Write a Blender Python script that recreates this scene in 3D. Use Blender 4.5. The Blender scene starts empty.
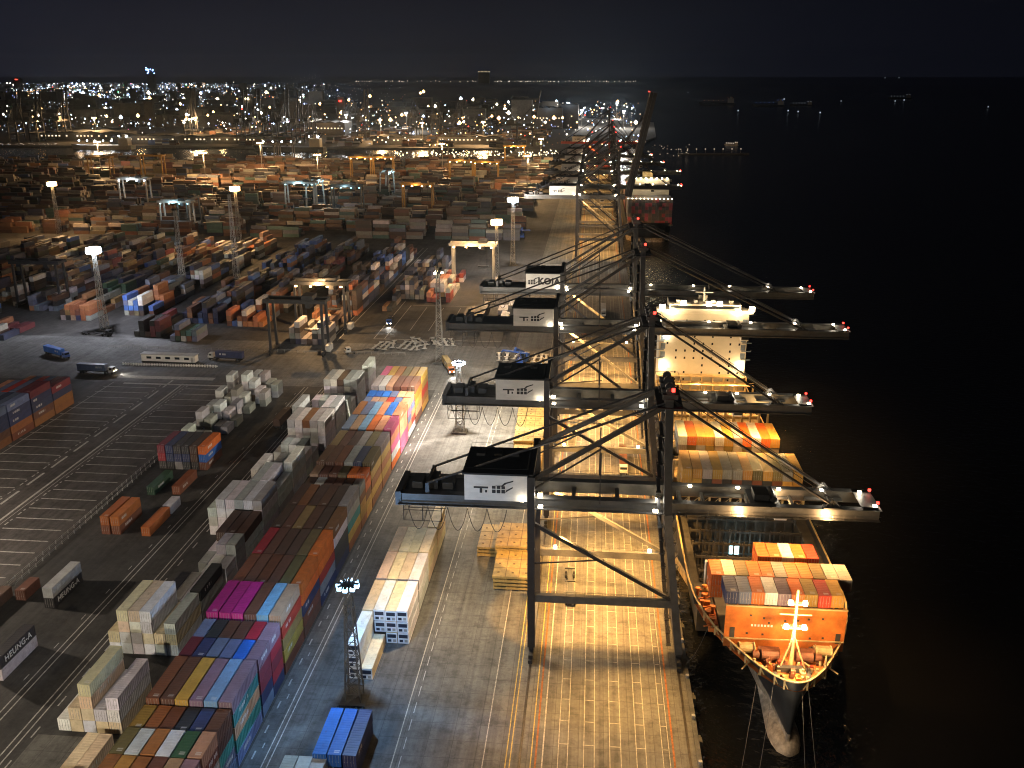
import bpy, math, random
from mathutils import Vector, Matrix
random.seed(7)
R = math.radians
scn = bpy.context.scene
COL = scn.collection

# ------------------------------------------------------------------ helpers
class MB:
    """collects boxes, bars and tubes; build() links them as ONE mesh object"""
    def __init__(s): s.v = []; s.f = []; s.c = []; s.cur = None
    def _add(s, vs, fs):
        o = len(s.v); s.v += [tuple(p) for p in vs]
        for f in fs: s.f.append(tuple(i + o for i in f)); s.c.append(s.cur)
    def box(s, x0, x1, y0, y1, z0, z1):
        s._add([(x0,y0,z0),(x1,y0,z0),(x1,y1,z0),(x0,y1,z0),(x0,y0,z1),(x1,y0,z1),(x1,y1,z1),(x0,y1,z1)],
               [(0,3,2,1),(4,5,6,7),(0,1,5,4),(1,2,6,5),(2,3,7,6),(3,0,4,7)]); return s
    def bar(s, p, q, w, h=None, up=(0,0,1)):
        p = Vector(p); q = Vector(q); d = (q-p); h = h or w
        if d.length < 1e-6: return s
        d.normalize(); u = Vector(up)
        if abs(d.dot(u)) > .98: u = Vector((0,1,0))
        a = d.cross(u).normalized()*w/2; b = a.cross(d).normalized()*h/2
        vs = [p-a-b, p+a-b, p+a+b, p-a+b, q-a-b, q+a-b, q+a+b, q-a+b]
        s._add(vs, [(0,1,2,3),(7,6,5,4),(0,4,5,1),(1,5,6,2),(2,6,7,3),(3,7,4,0)]); return s
    def taper(s, p, q, w0, w1, n=8):
        p = Vector(p); q = Vector(q); d = (q-p).normalized()
        u = Vector((0,0,1)) if abs(d.z) < .95 else Vector((1,0,0))
        a = d.cross(u).normalized(); b = a.cross(d).normalized()
        vs = []
        for c, r in ((p,w0),(q,w1)):
            for k in range(n):
                t = 2*math.pi*k/n; vs.append(c + a*math.cos(t)*r + b*math.sin(t)*r)
        fs = [(k,(k+1)%n,n+(k+1)%n,n+k) for k in range(n)]
        fs += [tuple(range(n-1,-1,-1)), tuple(range(n,2*n))]
        s._add(vs, fs); return s
    def tube(s, p, q, r, n=6): return s.taper(p, q, r, r, n)
    def path(s, pts, r, n=5):
        for a, b in zip(pts, pts[1:]): s.tube(a, b, r, n)
        return s
    def quad(s, a, b, c, d): s._add([a,b,c,d], [(0,1,2,3)]); return s
    def mesh(s, name, mat, smooth=False):
        m = bpy.data.meshes.new(name); m.from_pydata(s.v, [], s.f)
        if any(c is not None for c in s.c):
            ca = m.attributes.new('tint', 'FLOAT_COLOR', 'FACE')
            for i, c in enumerate(s.c): ca.data[i].color = tuple(c or (.3,.3,.3)) + (1.,)
        if mat: m.materials.append(mat)
        if smooth:
            for p in m.polygons: p.use_smooth = True
        m.update(); return m
    def build(s, name, mat, parent=None, smooth=False):
        return link(name, s.mesh(name, mat, smooth), parent)

def link(name, data, parent=None, loc=None):
    o = bpy.data.objects.new(name, data); COL.objects.link(o)
    if parent: o.parent = parent
    if loc: o.location = loc
    return o
USED = {}
def tag(o, label, cat, group=None, share=False):
    n = len(label.split())
    if not 4 <= n <= 16: print('LABEL LEN', n, label)
    if not share and label.lower() in USED: print('DUP LABEL', label)
    USED[label.lower()] = 1
    o['label'] = label; o['category'] = cat
    if group: o['group'] = group
    return o
def thing(name, label, cat, loc=(0,0,0), rz=0, group=None, share=False):
    o = link(name, None, None, loc); o.rotation_euler = (0,0,rz); o.empty_display_size = .5
    return tag(o, label, cat, group, share)
def many(name, mat, parent, boxes):
    """one object per box: lamps, windows and the like are parts of their own"""
    for x0,x1,y0,y1,z0,z1 in boxes:
        c = ((x0+x1)/2,(y0+y1)/2,(z0+z1)/2); a,b,d = (x1-x0)/2,(y1-y0)/2,(z1-z0)/2
        o = MB().box(-a,a,-b,b,-d,d).build(name, mat, parent); o.location = c
class Boxes(list):
    def box(s, *a): s.append(a); return s
def struct(o): o['kind'] = 'structure'; return o
def stuff(o): o['kind'] = 'stuff'; return o
def copy_tree(o, parent=None):
    c = o.copy(); COL.objects.link(c)
    if parent: c.parent = parent
    for ch in o.children: copy_tree(ch, c)
    return c
def retag(o, label, group=None, share=False):
    return tag(o, label, o['category'], group or o.get('group'), share)

# ------------------------------------------------------------------ materials
def nodes(name):
    m = bpy.data.materials.new(name); m.use_nodes = True
    nt = m.node_tree; b = nt.nodes['Principled BSDF']; return m, nt, b
def N(nt, t, **k):
    n = nt.nodes.new(t)
    for a, v in k.items(): setattr(n, a, v)
    return n
def noise(nt, vec, scale, detail=4, rough=.6, stretch=None):
    if stretch:
        mp = N(nt, 'ShaderNodeMapping'); mp.inputs['Scale'].default_value = stretch
        nt.links.new(vec, mp.inputs[0]); vec = mp.outputs[0]
    n = N(nt, 'ShaderNodeTexNoise'); n.inputs['Scale'].default_value = scale
    n.inputs['Detail'].default_value = detail; n.inputs['Roughness'].default_value = rough
    nt.links.new(vec, n.inputs['Vector']); return n.outputs['Fac']
def ramp(nt, fac, stops):
    r = N(nt, 'ShaderNodeValToRGB'); e = r.color_ramp.elements
    while len(e) < len(stops): e.new(.5)
    for el, (p, c) in zip(e, stops):
        el.position = p; el.color = tuple(c) + (1,) if len(c) == 3 else c
    nt.links.new(fac, r.inputs[0]); return r.outputs[0]
def mix(nt, a, b, fac, mode='MIX'):
    n = N(nt, 'ShaderNodeMix'); n.data_type = 'RGBA'; n.blend_type = mode
    for s, v in ((n.inputs[0], fac), (n.inputs[6], a), (n.inputs[7], b)):
        if hasattr(v, 'is_output'): nt.links.new(v, s)
        else: s.default_value = v if not isinstance(v, tuple) else (tuple(v) + (1,))[:4]
    return n.outputs[2]
def coords(nt, k='Object'): return N(nt, 'ShaderNodeTexCoord').outputs[k]

def mat_plain(name, c, rough=.6, metal=0, var=.35, scale=.6, stretch=None):
    m, nt, b = nodes(name)
    f = noise(nt, coords(nt), scale, 5, .65, stretch)
    lo = tuple(x*(1-var) for x in c); hi = tuple(min(1,x*(1+var)) for x in c)
    nt.links.new(ramp(nt, f, [(.3,lo),(.7,hi)]), b.inputs['Base Color'])
    b.inputs['Roughness'].default_value = rough; b.inputs['Metallic'].default_value = metal
    return m
def mat_paint(name, source):
    """weathered container paint; colour from the object (or from the face tint), rust and dirt on top"""
    m, nt, b = nodes(name)
    if source == 'object':
        oi = N(nt, 'ShaderNodeObjectInfo'); colr = oi.outputs['Color']; rnd = oi.outputs['Random']
        add = N(nt, 'ShaderNodeVectorMath', operation='ADD'); nt.links.new(coords(nt), add.inputs[0])
        sc = N(nt, 'ShaderNodeVectorMath', operation='SCALE'); sc.inputs[0].default_value = (37,91,53)
        nt.links.new(rnd, sc.inputs['Scale']); nt.links.new(sc.outputs[0], add.inputs[1]); v = add.outputs[0]
    else:
        at = N(nt, 'ShaderNodeAttribute'); at.attribute_name = 'tint'; colr = at.outputs['Color']; v = coords(nt)
    f = noise(nt, v, .55, 6, .7)
    fade = mix(nt, colr, ramp(nt, f, [(.25,(.72,.69,.67)),(.75,(1.18,1.16,1.14))]), 1., 'MULTIPLY')
    if source == 'object':      # faded line-name panel on the long sides and small code on the roof
        def mth(op, a, b_=None):
            n = N(nt,'ShaderNodeMath',operation=op)
            for k,x in enumerate((a,b_)):
                if x is None: continue
                if hasattr(x,'is_output'): nt.links.new(x,n.inputs[k])
                else: n.inputs[k].default_value = x
            return n.outputs[0]
        se = N(nt,'ShaderNodeSeparateXYZ'); nt.links.new(coords(nt),se.inputs[0]); X_,Y_,Z_ = se.outputs
        cell = mth('FLOOR', mth('ADD', mth('MULTIPLY',Y_,2.4), mth('MULTIPLY',rnd,97.)))
        wn = N(nt,'ShaderNodeTexWhiteNoise'); wn.noise_dimensions = '1D'; nt.links.new(cell,wn.inputs['W'])
        gap = mth('GREATER_THAN', mth('FRACT', mth('ADD', mth('MULTIPLY',Y_,2.4), mth('MULTIPLY',rnd,97.))), .28)
        def inside(v_,a,b_): return mth('MULTIPLY', mth('GREATER_THAN',v_,a), mth('LESS_THAN',v_,b_))
        side = mth('GREATER_THAN', mth('ABSOLUTE',X_), 1.09)
        m1 = mth('MULTIPLY', mth('MULTIPLY',side,inside(Z_,1.05,1.8)), mth('MULTIPLY',inside(Y_,mth('ADD',1.2,mth('MULTIPLY',rnd,2.)),mth('ADD',3.6,mth('MULTIPLY',rnd,4.))),gap))
        m1 = mth('MULTIPLY', m1, mth('MULTIPLY', mth('GREATER_THAN',wn.outputs['Value'],.12), mth('GREATER_THAN',mth('FRACT',mth('MULTIPLY',rnd,13.7)),.45)))
        m2 = mth('MULTIPLY', mth('MULTIPLY',mth('GREATER_THAN',Z_,2.45),inside(X_,-.2,.75)), mth('MULTIPLY',inside(Y_,.5,1.3),gap))
        m2 = mth('MULTIPLY', m2, mth('MULTIPLY', mth('GREATER_THAN',mth('FRACT',mth('MULTIPLY',rnd,7.3)),.55), .5))
        fade = mix(nt, fade, (.62,.6,.57), mth('MULTIPLY', mth('MAXIMUM',m1,m2), .8))
    g = noise(nt, v, 1.6, 8, .75, (1,.35,.6))
    mask = ramp(nt, g, [(.56,(0,0,0)),(.68,(1,1,1))])
    sm = N(nt, 'ShaderNodeMath', operation='MULTIPLY'); sm.inputs[1].default_value = .4
    nt.links.new(mask, sm.inputs[0])
    out = mix(nt, fade, (.07,.045,.032), sm.outputs[0])
    nt.links.new(out, b.inputs['Base Color']); b.inputs['Roughness'].default_value = .55
    return m
def mat_emit(name, c, s, sample=False):
    m = bpy.data.materials.new(name); m.use_nodes = True; nt = m.node_tree; nt.nodes.clear()
    e = N(nt, 'ShaderNodeEmission'); e.inputs[0].default_value = tuple(c)+(1,); e.inputs[1].default_value = s
    o = N(nt, 'ShaderNodeOutputMaterial'); nt.links.new(e.outputs[0], o.inputs[0])
    m.cycles.emission_sampling = 'AUTO' if sample else 'NONE'; return m
def mat_emit_tint(name, s):
    m = mat_emit(name, (1,1,1), s); nt = m.node_tree
    at = N(nt, 'ShaderNodeAttribute'); at.attribute_name = 'tint'
    nt.links.new(at.outputs['Color'], nt.nodes['Emission'].inputs[0]); return m

def mat_concrete(name, dark, light, joints=True, streak=True, wet=.75):
    m, nt, b = nodes(name); co = coords(nt)
    base = ramp(nt, noise(nt, co, .045, 8, .68), [(.3,dark),(.72,light)])
    fine = ramp(nt, noise(nt, co, .9, 8, .8), [(.25,(.62,.61,.6)),(.75,(1.2,1.2,1.2))])
    c = mix(nt, base, fine, 1., 'MULTIPLY')
    spots = ramp(nt, noise(nt, co, .33, 6, .75), [(.38,(.3,.285,.27)),(.52,(1,1,1))])
    c = mix(nt, c, spots, .5, 'MULTIPLY')
    if streak:
        s = ramp(nt, noise(nt, co, .5, 5, .65, (1.4,.02,1)), [(.38,(.5,.49,.48)),(.6,(1.06,1.05,1.04))])
        c = mix(nt, c, s, .62, 'MULTIPLY')
    if joints:
        bk = N(nt, 'ShaderNodeTexBrick'); bk.offset = 0; bk.inputs['Scale'].default_value = 1
        bk.inputs['Color1'].default_value = (1,1,1,1); bk.inputs['Color2'].default_value = (.86,.86,.86,1)
        bk.inputs['Mortar'].default_value = (.42,.41,.4,1); bk.inputs['Mortar Size'].default_value = .06
        bk.inputs['Brick Width'].default_value = 4.6; bk.inputs['Row Height'].default_value = 4.6
        nt.links.new(co, bk.inputs['Vector']); c = mix(nt, c, bk.outputs['Color'], .75, 'MULTIPLY')
    nt.links.new(c, b.inputs['Base Color'])
    nt.links.new(ramp(nt, noise(nt, co, .12, 6, .7), [(.3,(.68,)*3),(.7,(wet+.2,)*3)]), b.inputs['Roughness'])
    bp = N(nt, 'ShaderNodeBump'); bp.inputs['Strength'].default_value = .25; bp.inputs['Distance'].default_value = .05
    nt.links.new(noise(nt, co, 2.5, 6, .7), bp.inputs['Height']); nt.links.new(bp.outputs[0], b.inputs['Normal'])
    return m
def mat_marking(name, c, worn=.5):
    m, nt, b = nodes(name); co = coords(nt)
    f = noise(nt, co, 1.3, 8, .8)
    nt.links.new(ramp(nt, f, [(worn-.12,tuple(x*.35 for x in c)),(worn+.12,c)]), b.inputs['Base Color'])
    b.inputs['Roughness'].default_value = .8; return m
def mat_water():
    m, nt, b = nodes('harbour_water'); co = coords(nt)
    b.inputs['Base Color'].default_value = (.006,.0065,.008,1)
    # sheltered water by the quay is glassy between ripples, the open harbour is ruffled by wind
    sx = N(nt,'ShaderNodeSeparateXYZ'); nt.links.new(co, sx.inputs[0]); mr = N(nt,'ShaderNodeMapRange')
    mr.inputs['From Min'].default_value = 150; mr.inputs['From Max'].default_value = 420; mr.inputs['To Min'].default_value = .025; mr.inputs['To Max'].default_value = .24
    nt.links.new(sx.outputs['Y'], mr.inputs['Value']); nt.links.new(mr.outputs[0], b.inputs['Roughness'])
    b.inputs['IOR'].default_value = 1.33
    w1 = noise(nt, co, .36, 2, .45, (1,1.5,1)); w2 = noise(nt, co, 1.6, 1, .5)
    add = N(nt, 'ShaderNodeMath', operation='MULTIPLY_ADD'); add.inputs[1].default_value = .14
    nt.links.new(w2, add.inputs[0]); nt.links.new(w1, add.inputs[2])
    bp = N(nt, 'ShaderNodeBump'); bp.inputs['Strength'].default_value = 1.; bp.inputs['Distance'].default_value = .6
    nt.links.new(add.outputs[0], bp.inputs['Height']); nt.links.new(bp.outputs[0], b.inputs['Normal'])
    return m

M = dict(
    paint=mat_paint('container_paint', 'object'), paint_tint=mat_paint('container_paint_tinted', 'tint'),
    steel=mat_plain('crane_grey_steel', (.065,.064,.062), .5, 0, .3, .5),
    dark=mat_plain('crane_dark_steel', (.016,.016,.018), .5, 0, .4, .7),
    house=mat_plain('house_white_cladding', (.62,.6,.57), .6, 0, .14, .35, (.6,1,2)),
    black=mat_plain('black_roof_felt', (.012,.012,.013), .8, 0, .4, .8),
    white=mat_plain('white_ship_paint', (.5,.46,.38), .5, 0, .1, .25),
    cream=mat_plain('cream_deck_steel', (.5,.36,.17), .6, 0, .35, .5),
    orange=mat_plain('orange_ship_paint', (.55,.16,.03), .55, 0, .3, .5),
    hull=mat_plain('black_hull_paint', (.018,.02,.024), .45, 0, .5, .2),
    boot=mat_plain('weathered_boot_topping', (.38,.3,.22), .6, 0, .6, .7),
    mastd=mat_plain('shaded_mast_steel', (.075,.073,.07), .6, 0, .3, .8), mast=mat_plain('galvanised_mast_steel', (.34,.33,.31), .5, .2, .2, .8),  # mastd is a darkened copy standing in for the unlit mast
    deck=mat_plain('dark_deck_paint', (.05,.045,.04), .7, 0, .5, .4),
    glass=mat_plain('dark_window_glass', (.012,.016,.02), .12, 0, .1),
    tyre=mat_plain('black_rubber', (.015,.015,.015), .85),
    tan=mat_plain('hatch_cover_tan_paint', (.26,.18,.06), .7, 0, .35, .6),
    brownline=mat_plain('hatch_cover_seams', (.1,.06,.025), .8),
    rope=mat_plain('mooring_rope', (.1,.095,.09), .9), boatdeck=mat_plain('boat_deck_blue', (.1,.14,.2), .5),  # boatdeck is the dark blue of the balconies
    blue=mat_plain('blue_machine_paint', (.02,.07,.3), .5, 0, .3),
    yellow=mat_plain('yellow_machine_paint', (.26,.15,.03), .5, 0, .3),
    rwhite=mat_plain('white_machine_paint', (.4,.39,.37), .5, 0, .2),
    red=mat_plain('red_machine_paint', (.35,.04,.02), .5, 0, .3),
    reeferend=mat_plain('reefer_end_white', (.7,.72,.76), .45, 0, .12, .8),
    fan=mat_plain('reefer_fan_dark', (.012,.02,.04), .5),
    text=mat_plain('white_lettering', (.7,.7,.68), .6, 0, .1),
    textd=mat_plain('dark_lettering', (.02,.02,.022), .6, 0, .1),
    rail=mat_plain('rail_steel', (.06,.05,.045), .4, .6, .4),
    apron=mat_concrete('quay_apron_concrete', (.095,.091,.083), (.2,.19,.17)),
    yard=mat_concrete('yard_asphalt', (.025,.023,.022), (.072,.066,.062), joints=False),
    road=mat_concrete('road_asphalt', (.085,.083,.081), (.165,.16,.155), joints=True),
    park=mat_concrete('parking_asphalt', (.05,.043,.041), (.105,.093,.088), joints=False),
    far=mat_concrete('far_ground', (.05,.046,.042), (.11,.1,.09), joints=False, streak=False),
    quaywall=mat_concrete('quay_wall_concrete', (.06,.058,.055), (.14,.135,.125), joints=False, streak=False),
    mwhite=mat_marking('white_road_paint', (.5,.48,.45), .49), myel=mat_marking('yellow_road_paint', (.55,.4,.1), .47),
    mlane=mat_marking('lane_paint', (.5,.46,.38), .5), mora=mat_marking('orange_road_paint', (.36,.12,.02), .49),
    water=mat_water(),
    lampw=mat_emit('lamp_cold_white', (.75,.87,1.), 60), lampo=mat_emit('lamp_sodium', (1.,.55,.2), 45),
    lampc=mat_emit('lamp_warm_white', (1.,.8,.5), 40), lampr=mat_emit('lamp_red', (1.,.03,.02), 9),
    lampcy=mat_emit('lamp_cyan', (.45,.9,1.), 6), lampb=mat_emit('lamp_blue', (.25,.45,1.), 12),
    dimo=mat_emit('dim_orange_lamp',(1,.5,.2),1.2), dimb=mat_emit('dim_blue_lamp',(.2,.35,1),1.2), dimw=mat_emit('dim_white_lamp',(.8,.9,1),.7), gear=mat_plain('rusty_deck_gear', (.16,.06,.03), .6, 0, .5, 1.2), dimj=mat_emit('jetty_lamp_glow',(1,.8,.6),.55),
    lampsky=mat_emit('lamp_pale_blue',(.42,.72,1.),5.),
    lampt=mat_emit_tint('distant_lamp_and_haze', 1.),
    win=mat_emit('lit_window', (1.,.8,.5), 1.5),
    foliage=mat_plain('foliage', (.03,.045,.02), .8),
)

WHITE, SODIUM, WARM, COLD = (1.,.93,.82), (1.,.59,.25), (1.,.6,.22), (.62,.8,1.)
def lamp(name, loc, power, color, parent=None, radius=.4, spot=None, aim=None, blend=.4, scale=None):
    d = bpy.data.lights.new(name, 'SPOT' if spot else 'POINT'); d.energy = power; d.color = color
    d.shadow_soft_size = radius
    if spot: d.spot_size = R(spot); d.spot_blend = blend
    o = bpy.data.objects.new(name, d); COL.objects.link(o)
    if parent: o.parent = parent
    o.location = loc
    if aim is not None:
        o.rotation_euler = (Vector(aim)-Vector(loc)).to_track_quat('-Z','Y').to_euler()
    if scale: o.scale = scale
    return o
def text_mesh(body, size, name, mat, extr=.02, bold=.012, gap=1.12):
    cu = bpy.data.curves.new(name, 'FONT'); cu.body = body; cu.size = size; cu.extrude = extr; cu.offset = size*bold; cu.space_character = gap
    cu.align_x = 'CENTER'; cu.align_y = 'CENTER'
    o = bpy.data.objects.new(name, cu); COL.objects.link(o)
    dg = bpy.context.evaluated_depsgraph_get()
    me = bpy.data.meshes.new_from_object(o.evaluated_get(dg)); me.name = name
    bpy.data.objects.remove(o); bpy.data.curves.remove(cu)
    me.materials.clear(); me.materials.append(mat); return me

# ------------------------------------------------------------------ camera
F, YH, VX, H = 920., 75., 597., 116.
u = 384-YH
yd = Vector((VX-512, u, F)).normalized(); zd = Vector((0, F, -u)).normalized(); xd = yd.cross(zd)
if xd.x < 0: xd = -xd
cam = bpy.data.cameras.new('camera'); co_ = bpy.data.objects.new('camera', cam); COL.objects.link(co_)
rt, up_, fw = [Vector((xd[i], yd[i], zd[i])) for i in range(3)]
mw = Matrix((rt, up_, -fw)).transposed().to_4x4(); mw.translation = (0,0,H); co_.matrix_world = mw
cam.sensor_width = 36; cam.lens = F/1024*36; cam.clip_start = 1; cam.clip_end = 80000
scn.camera = co_
def G(px, py, z=0.):
    """the point at height z that the photograph shows at pixel px, py (used to survey positions)"""
    d = Vector((px-512, 384-py, F)); w = Vector((d.dot(xd), d.dot(yd), d.dot(zd)))
    t = (z-H)/w.z; return w.x*t, w.y*t

# ------------------------------------------------------------------ setting
def prism(name, poly, z0, z1, mat, side=None):
    n = len(poly); mb = MB()
    mb._add([(x,y,z1) for x,y in poly] + [(x,y,z0) for x,y in poly],
            [tuple(range(n))] + [(i, n+i, n+(i+1)%n, (i+1)%n) for i in range(n)])
    o = mb.build(name, mat)
    if side:
        o.data.materials.append(side)
        for p in o.data.polygons[1:]: p.material_index = 1
    return struct(o)
def ccw(p):
    a = sum(p[i][0]*p[(i+1)%len(p)][1]-p[(i+1)%len(p)][0]*p[i][1] for i in range(len(p)))
    return p if a > 0 else p[::-1]
prism('ground', ccw([(-2600,-160),(22,-160),(22,1500),(-130,1500),(-130,1320),(-2600,1320)]), -8, 0, M['yard'], M['quaywall'])
prism('far_land', ccw([(-16000,1575),(-130,1575),(-130,1500.5),(22,1500.5),(120,1900),(150,2500),(-250,3000),(-1000,3500),(-1700,5200),(-4200,12500),(-16000,16000)]), -8, -.3, M['far'], M['quaywall'])
struct(MB().quad((-40000,-2000,-3.5),(40000,-2000,-3.5),(40000,60000,-3.5),(-40000,60000,-3.5)).build('water', M['water']))
def sheet(name, x0, x1, y0, y1, z, mat): return struct(MB().quad((x0,y0,z),(x1,y0,z),(x1,y1,z),(x0,y1,z)).build(name, mat))
sheet('quay_apron', -33, 21.2, -150, 1300, .004, M['apron'])
sheet('container_road', -59.2, -33, -150, 334, .004, M['road'])
sheet('cross_road', -760, -33, 334, 396, .004, M['road'])
sheet('parking_lot', -196, -137, 120, 334, .004, M['park'])
sheet('reefer_pad', -100, -78, 108, 133, .008, M['apron'])
k = MB(); k.box(21.2,22.05,-150,1498,-.5,.28); struct(k.build('quay_kerb', M['quaywall']))
def lines(name, mat, segs, z=.009):
    mb = MB()
    for x0,x1,y0,y1 in segs: mb.quad((x0,y0,z),(x1,y0,z),(x1,y1,z),(x0,y1,z))
    return struct(mb.build(name, mat))
S = []
for a, b in ((-3.6,-1.9),(1.0,2.9),(5.7,7.7),(10.5,12.2),(15.2,16.4)):
    S += [(a-.07,a+.07,60,1200),(b-.07,b+.07,60,1200)]
    y = 62
    while y < 620: S.append((a+.12,b-.12,y,y+.16)); y += 6.4
S += [(-17,-16.8,60,620),(-6.5,-6.25,60,900),(-33.1,-32.9,-20,334)]
lines('apron_lane_lines', M['mlane'], S)
lines('apron_yellow_lines', M['myel'], [(-12.95,-12.75,60,900),(-12.2,-12.0,60,900),(-8.5,-8.3,60,900)])
lines('apron_orange_lines', M['mora'], [(-7.75,-7.4,60,900),(17.0,17.35,60,900)])
S = [(-31.8+.1,-31.55,y,y+3.2) for y in range(40,330,5)]
S += [(-55.9,-55.7,40,332),(-54.9,-54.7,40,332)]
S += [(-58.3,-58.0,y,y+2.2) for y in range(60,330,7)] + [(-57.3,-57.1,y+3,y+4.4) for y in range(60,330,14)]
lines('road_lines', M['mwhite'], S)
S = []
for x in (-102.2,-103.5,-109.4,-110.8): S.append((x-.14,x+.14,40,333))
S += [(-100.9,-100.6,y,y+3) for y in range(60,330,9)] + [(-112.2,-112,y,y+2) for y in range(60,330,11)]
lines('haul_lane_lines', M['mwhite'], S)
S = [(-160.4,-159.7,120,333),(-158.6,-158.4,120,333)]
S += [(-166.4,-165.6,y,y+9) for y in range(120,330,13)]
y = 124.
while y < 330:
    S += [(-190,-168.6,y,y+.42),(-156.6,-140,y,y+.42)]
    S += [(-168.2,-167.8,y+2,y+3.6),(-157.3,-156.9,y+2,y+3.6),(-168.2,-167.8,y+4.6,y+5.6),(-157.3,-156.9,y+4.6,y+5.6)]; y += 6.15
S += [(-188.6,-188.3,240,333),(-184,-140,331,332.5),(-190,-150,338,341.5)]
lines('parking_lines', M['mwhite'], S)
lines('yard_edge_lines', M['mwhite'], [(-126,-125.6,400,640),(-119,-118.7,400,640),(-116,-115.7,400,640),(-100,-40,404,404.4),(-100,-99.7,405,480),(-94,-40,470,470.4),(-95,-94.7,405,470)]+[(-86+i*9,-85.7+i*9,420,466) for i in range(4)])

# rails, bollards and fenders of the quay
for x, w in ((-10.4,'landward'),(20.,'water side')):
    o = MB().box(x-.25,x-.06,-150,1300,.006,.03).box(x+.06,x+.25,-150,1300,.006,.03).box(x-.05,x+.05,-150,1300,.006,.09).build('crane_rail', M['rail'])
    tag(o, 'long steel crane rail set in the apron under the %s crane legs' % w, 'rail', 'crane rails of the quay')
fp = MB().box(0,.5,-.9,.9,-2.6,-.2).box(.5,.75,-.7,.7,-2.3,-.5).mesh('fender', M['quaywall'])
bo = MB().taper((0,0,.28),(0,0,.75),.3,.22,10).taper((0,0,.75),(0,0,1.0),.42,.36,10).mesh('bollard', M['mast'])
for i in range(30):
    y = 118 + i*12.4
    tag(link('fender', fp, None, (22.05,y,0)), 'pale rubber fender panel on the water face of the quay edge', 'fender', 'fenders along the quay wall', True)
    tag(link('bollard', bo, None, (21.6,y+5,0)), 'short mushroom bollard on the quay kerb beside the water', 'bollard', 'bollards along the quay kerb', True)

# ------------------------------------------------------------------ containers
P = {'rust brown':(.17,.055,.025),'dark brown':(.075,.04,.028),'chestnut brown':(.12,.05,.03),'orange brown':(.26,.1,.03),'bright orange':(.62,.13,.015),
 'ochre':(.32,.17,.035),'olive':(.14,.11,.04),'khaki':(.33,.24,.09),'tan':(.34,.21,.13),'magenta':(.42,.015,.2),'navy':(.025,.035,.1),
 'slate blue':(.12,.16,.27),'sky blue':(.17,.33,.55),'bright blue':(.02,.13,.5),'crimson':(.33,.02,.035),'mauve':(.2,.13,.17),'grey':(.27,.26,.25),
 'light grey':(.42,.43,.44),'white':(.64,.65,.66),'teal':(.03,.2,.2),'dark green':(.03,.08,.045),'salmon':(.6,.24,.13),'pink':(.62,.13,.25),'red':(.42,.035,.02),
 'charcoal':(.03,.03,.032),'golden':(.45,.26,.05),'dark orange':(.4,.11,.02),'cream':(.66,.55,.38),'maroon':(.16,.02,.035)}
def container_mesh(L, Hc=2.59, W=2.36):
    mb = MB(); w = W/2; p = .13
    for x in (-w, w-p):
        for y in (0, L-p): mb.box(x,x+p,y,y+p,0,Hc)                 # corner posts
        mb.box(x,x+p,p,L-p,0,.16); mb.box(x,x+p,p,L-p,Hc-.1,Hc)      # side rails
    for y in (0, L-p): mb.box(-w+p,w-p,y,y+p,0,.16); mb.box(-w+p,w-p,y,y+p,Hc-.12,Hc)
    n = int(L/.62)
    for s in (-1,1):                                                 # corrugated sides
        prof = []
        for i in range(n):
            y = p+(L-2*p)*i/n; d = (L-2*p)/n
            prof += [(.02,y),(.02,y+d*.4),(.075,y+d*.5),(.075,y+d*.9)]
        prof.append((.02,L-p))
        for (a,y0),(b,y1) in zip(prof,prof[1:]):
            q = [(s*(w-a),y0,.16),(s*(w-b),y1,.16),(s*(w-b),y1,Hc-.1),(s*(w-a),y0,Hc-.1)]
            mb.quad(*(q if s > 0 else q[::-1]))
    prof = []
    for i in range(n):                                               # ribbed roof
        y = p+(L-2*p)*i/n; d = (L-2*p)/n
        prof += [(.02,y),(.02,y+d*.6),(.05,y+d*.7),(.05,y+d*.9)]
    prof.append((.02,L-p))
    for (a,y0),(b,y1) in zip(prof,prof[1:]): mb.quad((-w+p,y0,Hc-a),(w-p,y0,Hc-a),(w-p,y1,Hc-b),(-w+p,y1,Hc-b))
    mb.quad((-w+p,.06,.1),(w-p,.06,.1),(w-p,.06,Hc-.1),(-w+p,.06,Hc-.1))
    mb.quad((w-p,L-.06,.1),(-w+p,L-.06,.1),(-w+p,L-.06,Hc-.1),(w-p,L-.06,Hc-.1))
    mb.quad((-w,0,.05),(-w,L,.05),(w,L,.05),(w,0,.05))
    return mb.mesh('shipping_container', M['paint'])
def door_mesh(Hc=2.59):
    mb = MB()
    for x0,x1 in ((-1.05,-.015),(.015,1.05)):
        mb.box(x0,x1,.005,.055,.18,Hc-.14)
        for f in (.25,.5,.75): mb.box(x0+.08,x1-.08,-.012,.005,.18+(Hc-.32)*f-.05,.18+(Hc-.32)*f+.05)
    return mb.mesh('door', M['paint'])
def lock_mesh(Hc=2.59):
    mb = MB()
    for x in (-.8,-.3,.3,.8):
        mb.tube((x,-.04,.2),(x,-.04,Hc-.16),.028,5); mb.box(x-.16,x+.02,-.06,-.02,1.05,1.13)
    return mb.mesh('locking_bars', M['mast'])
CM = {12.19:container_mesh(12.19), 6.06:container_mesh(6.06)}
DM, LM_ = door_mesh(), lock_mesh()
RU = MB().box(-1.17,1.17,-.03,.05,.08,2.5).mesh('refrigeration_unit', M['reeferend'])
fm = MB(); fm.box(-.95,.95,-.07,-.03,1.35,2.2); fm.box(-.85,-.1,-.07,-.03,.35,.95); fm.taper((.45,-.09,1.78),(.45,-.03,1.78),.42,.42,12)
RF = fm.mesh('condenser_fan', M['fan'])
RP = MB().box(.25,.9,-.06,-.03,.35,.95).mesh('control_panel', M['mast'])

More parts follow.
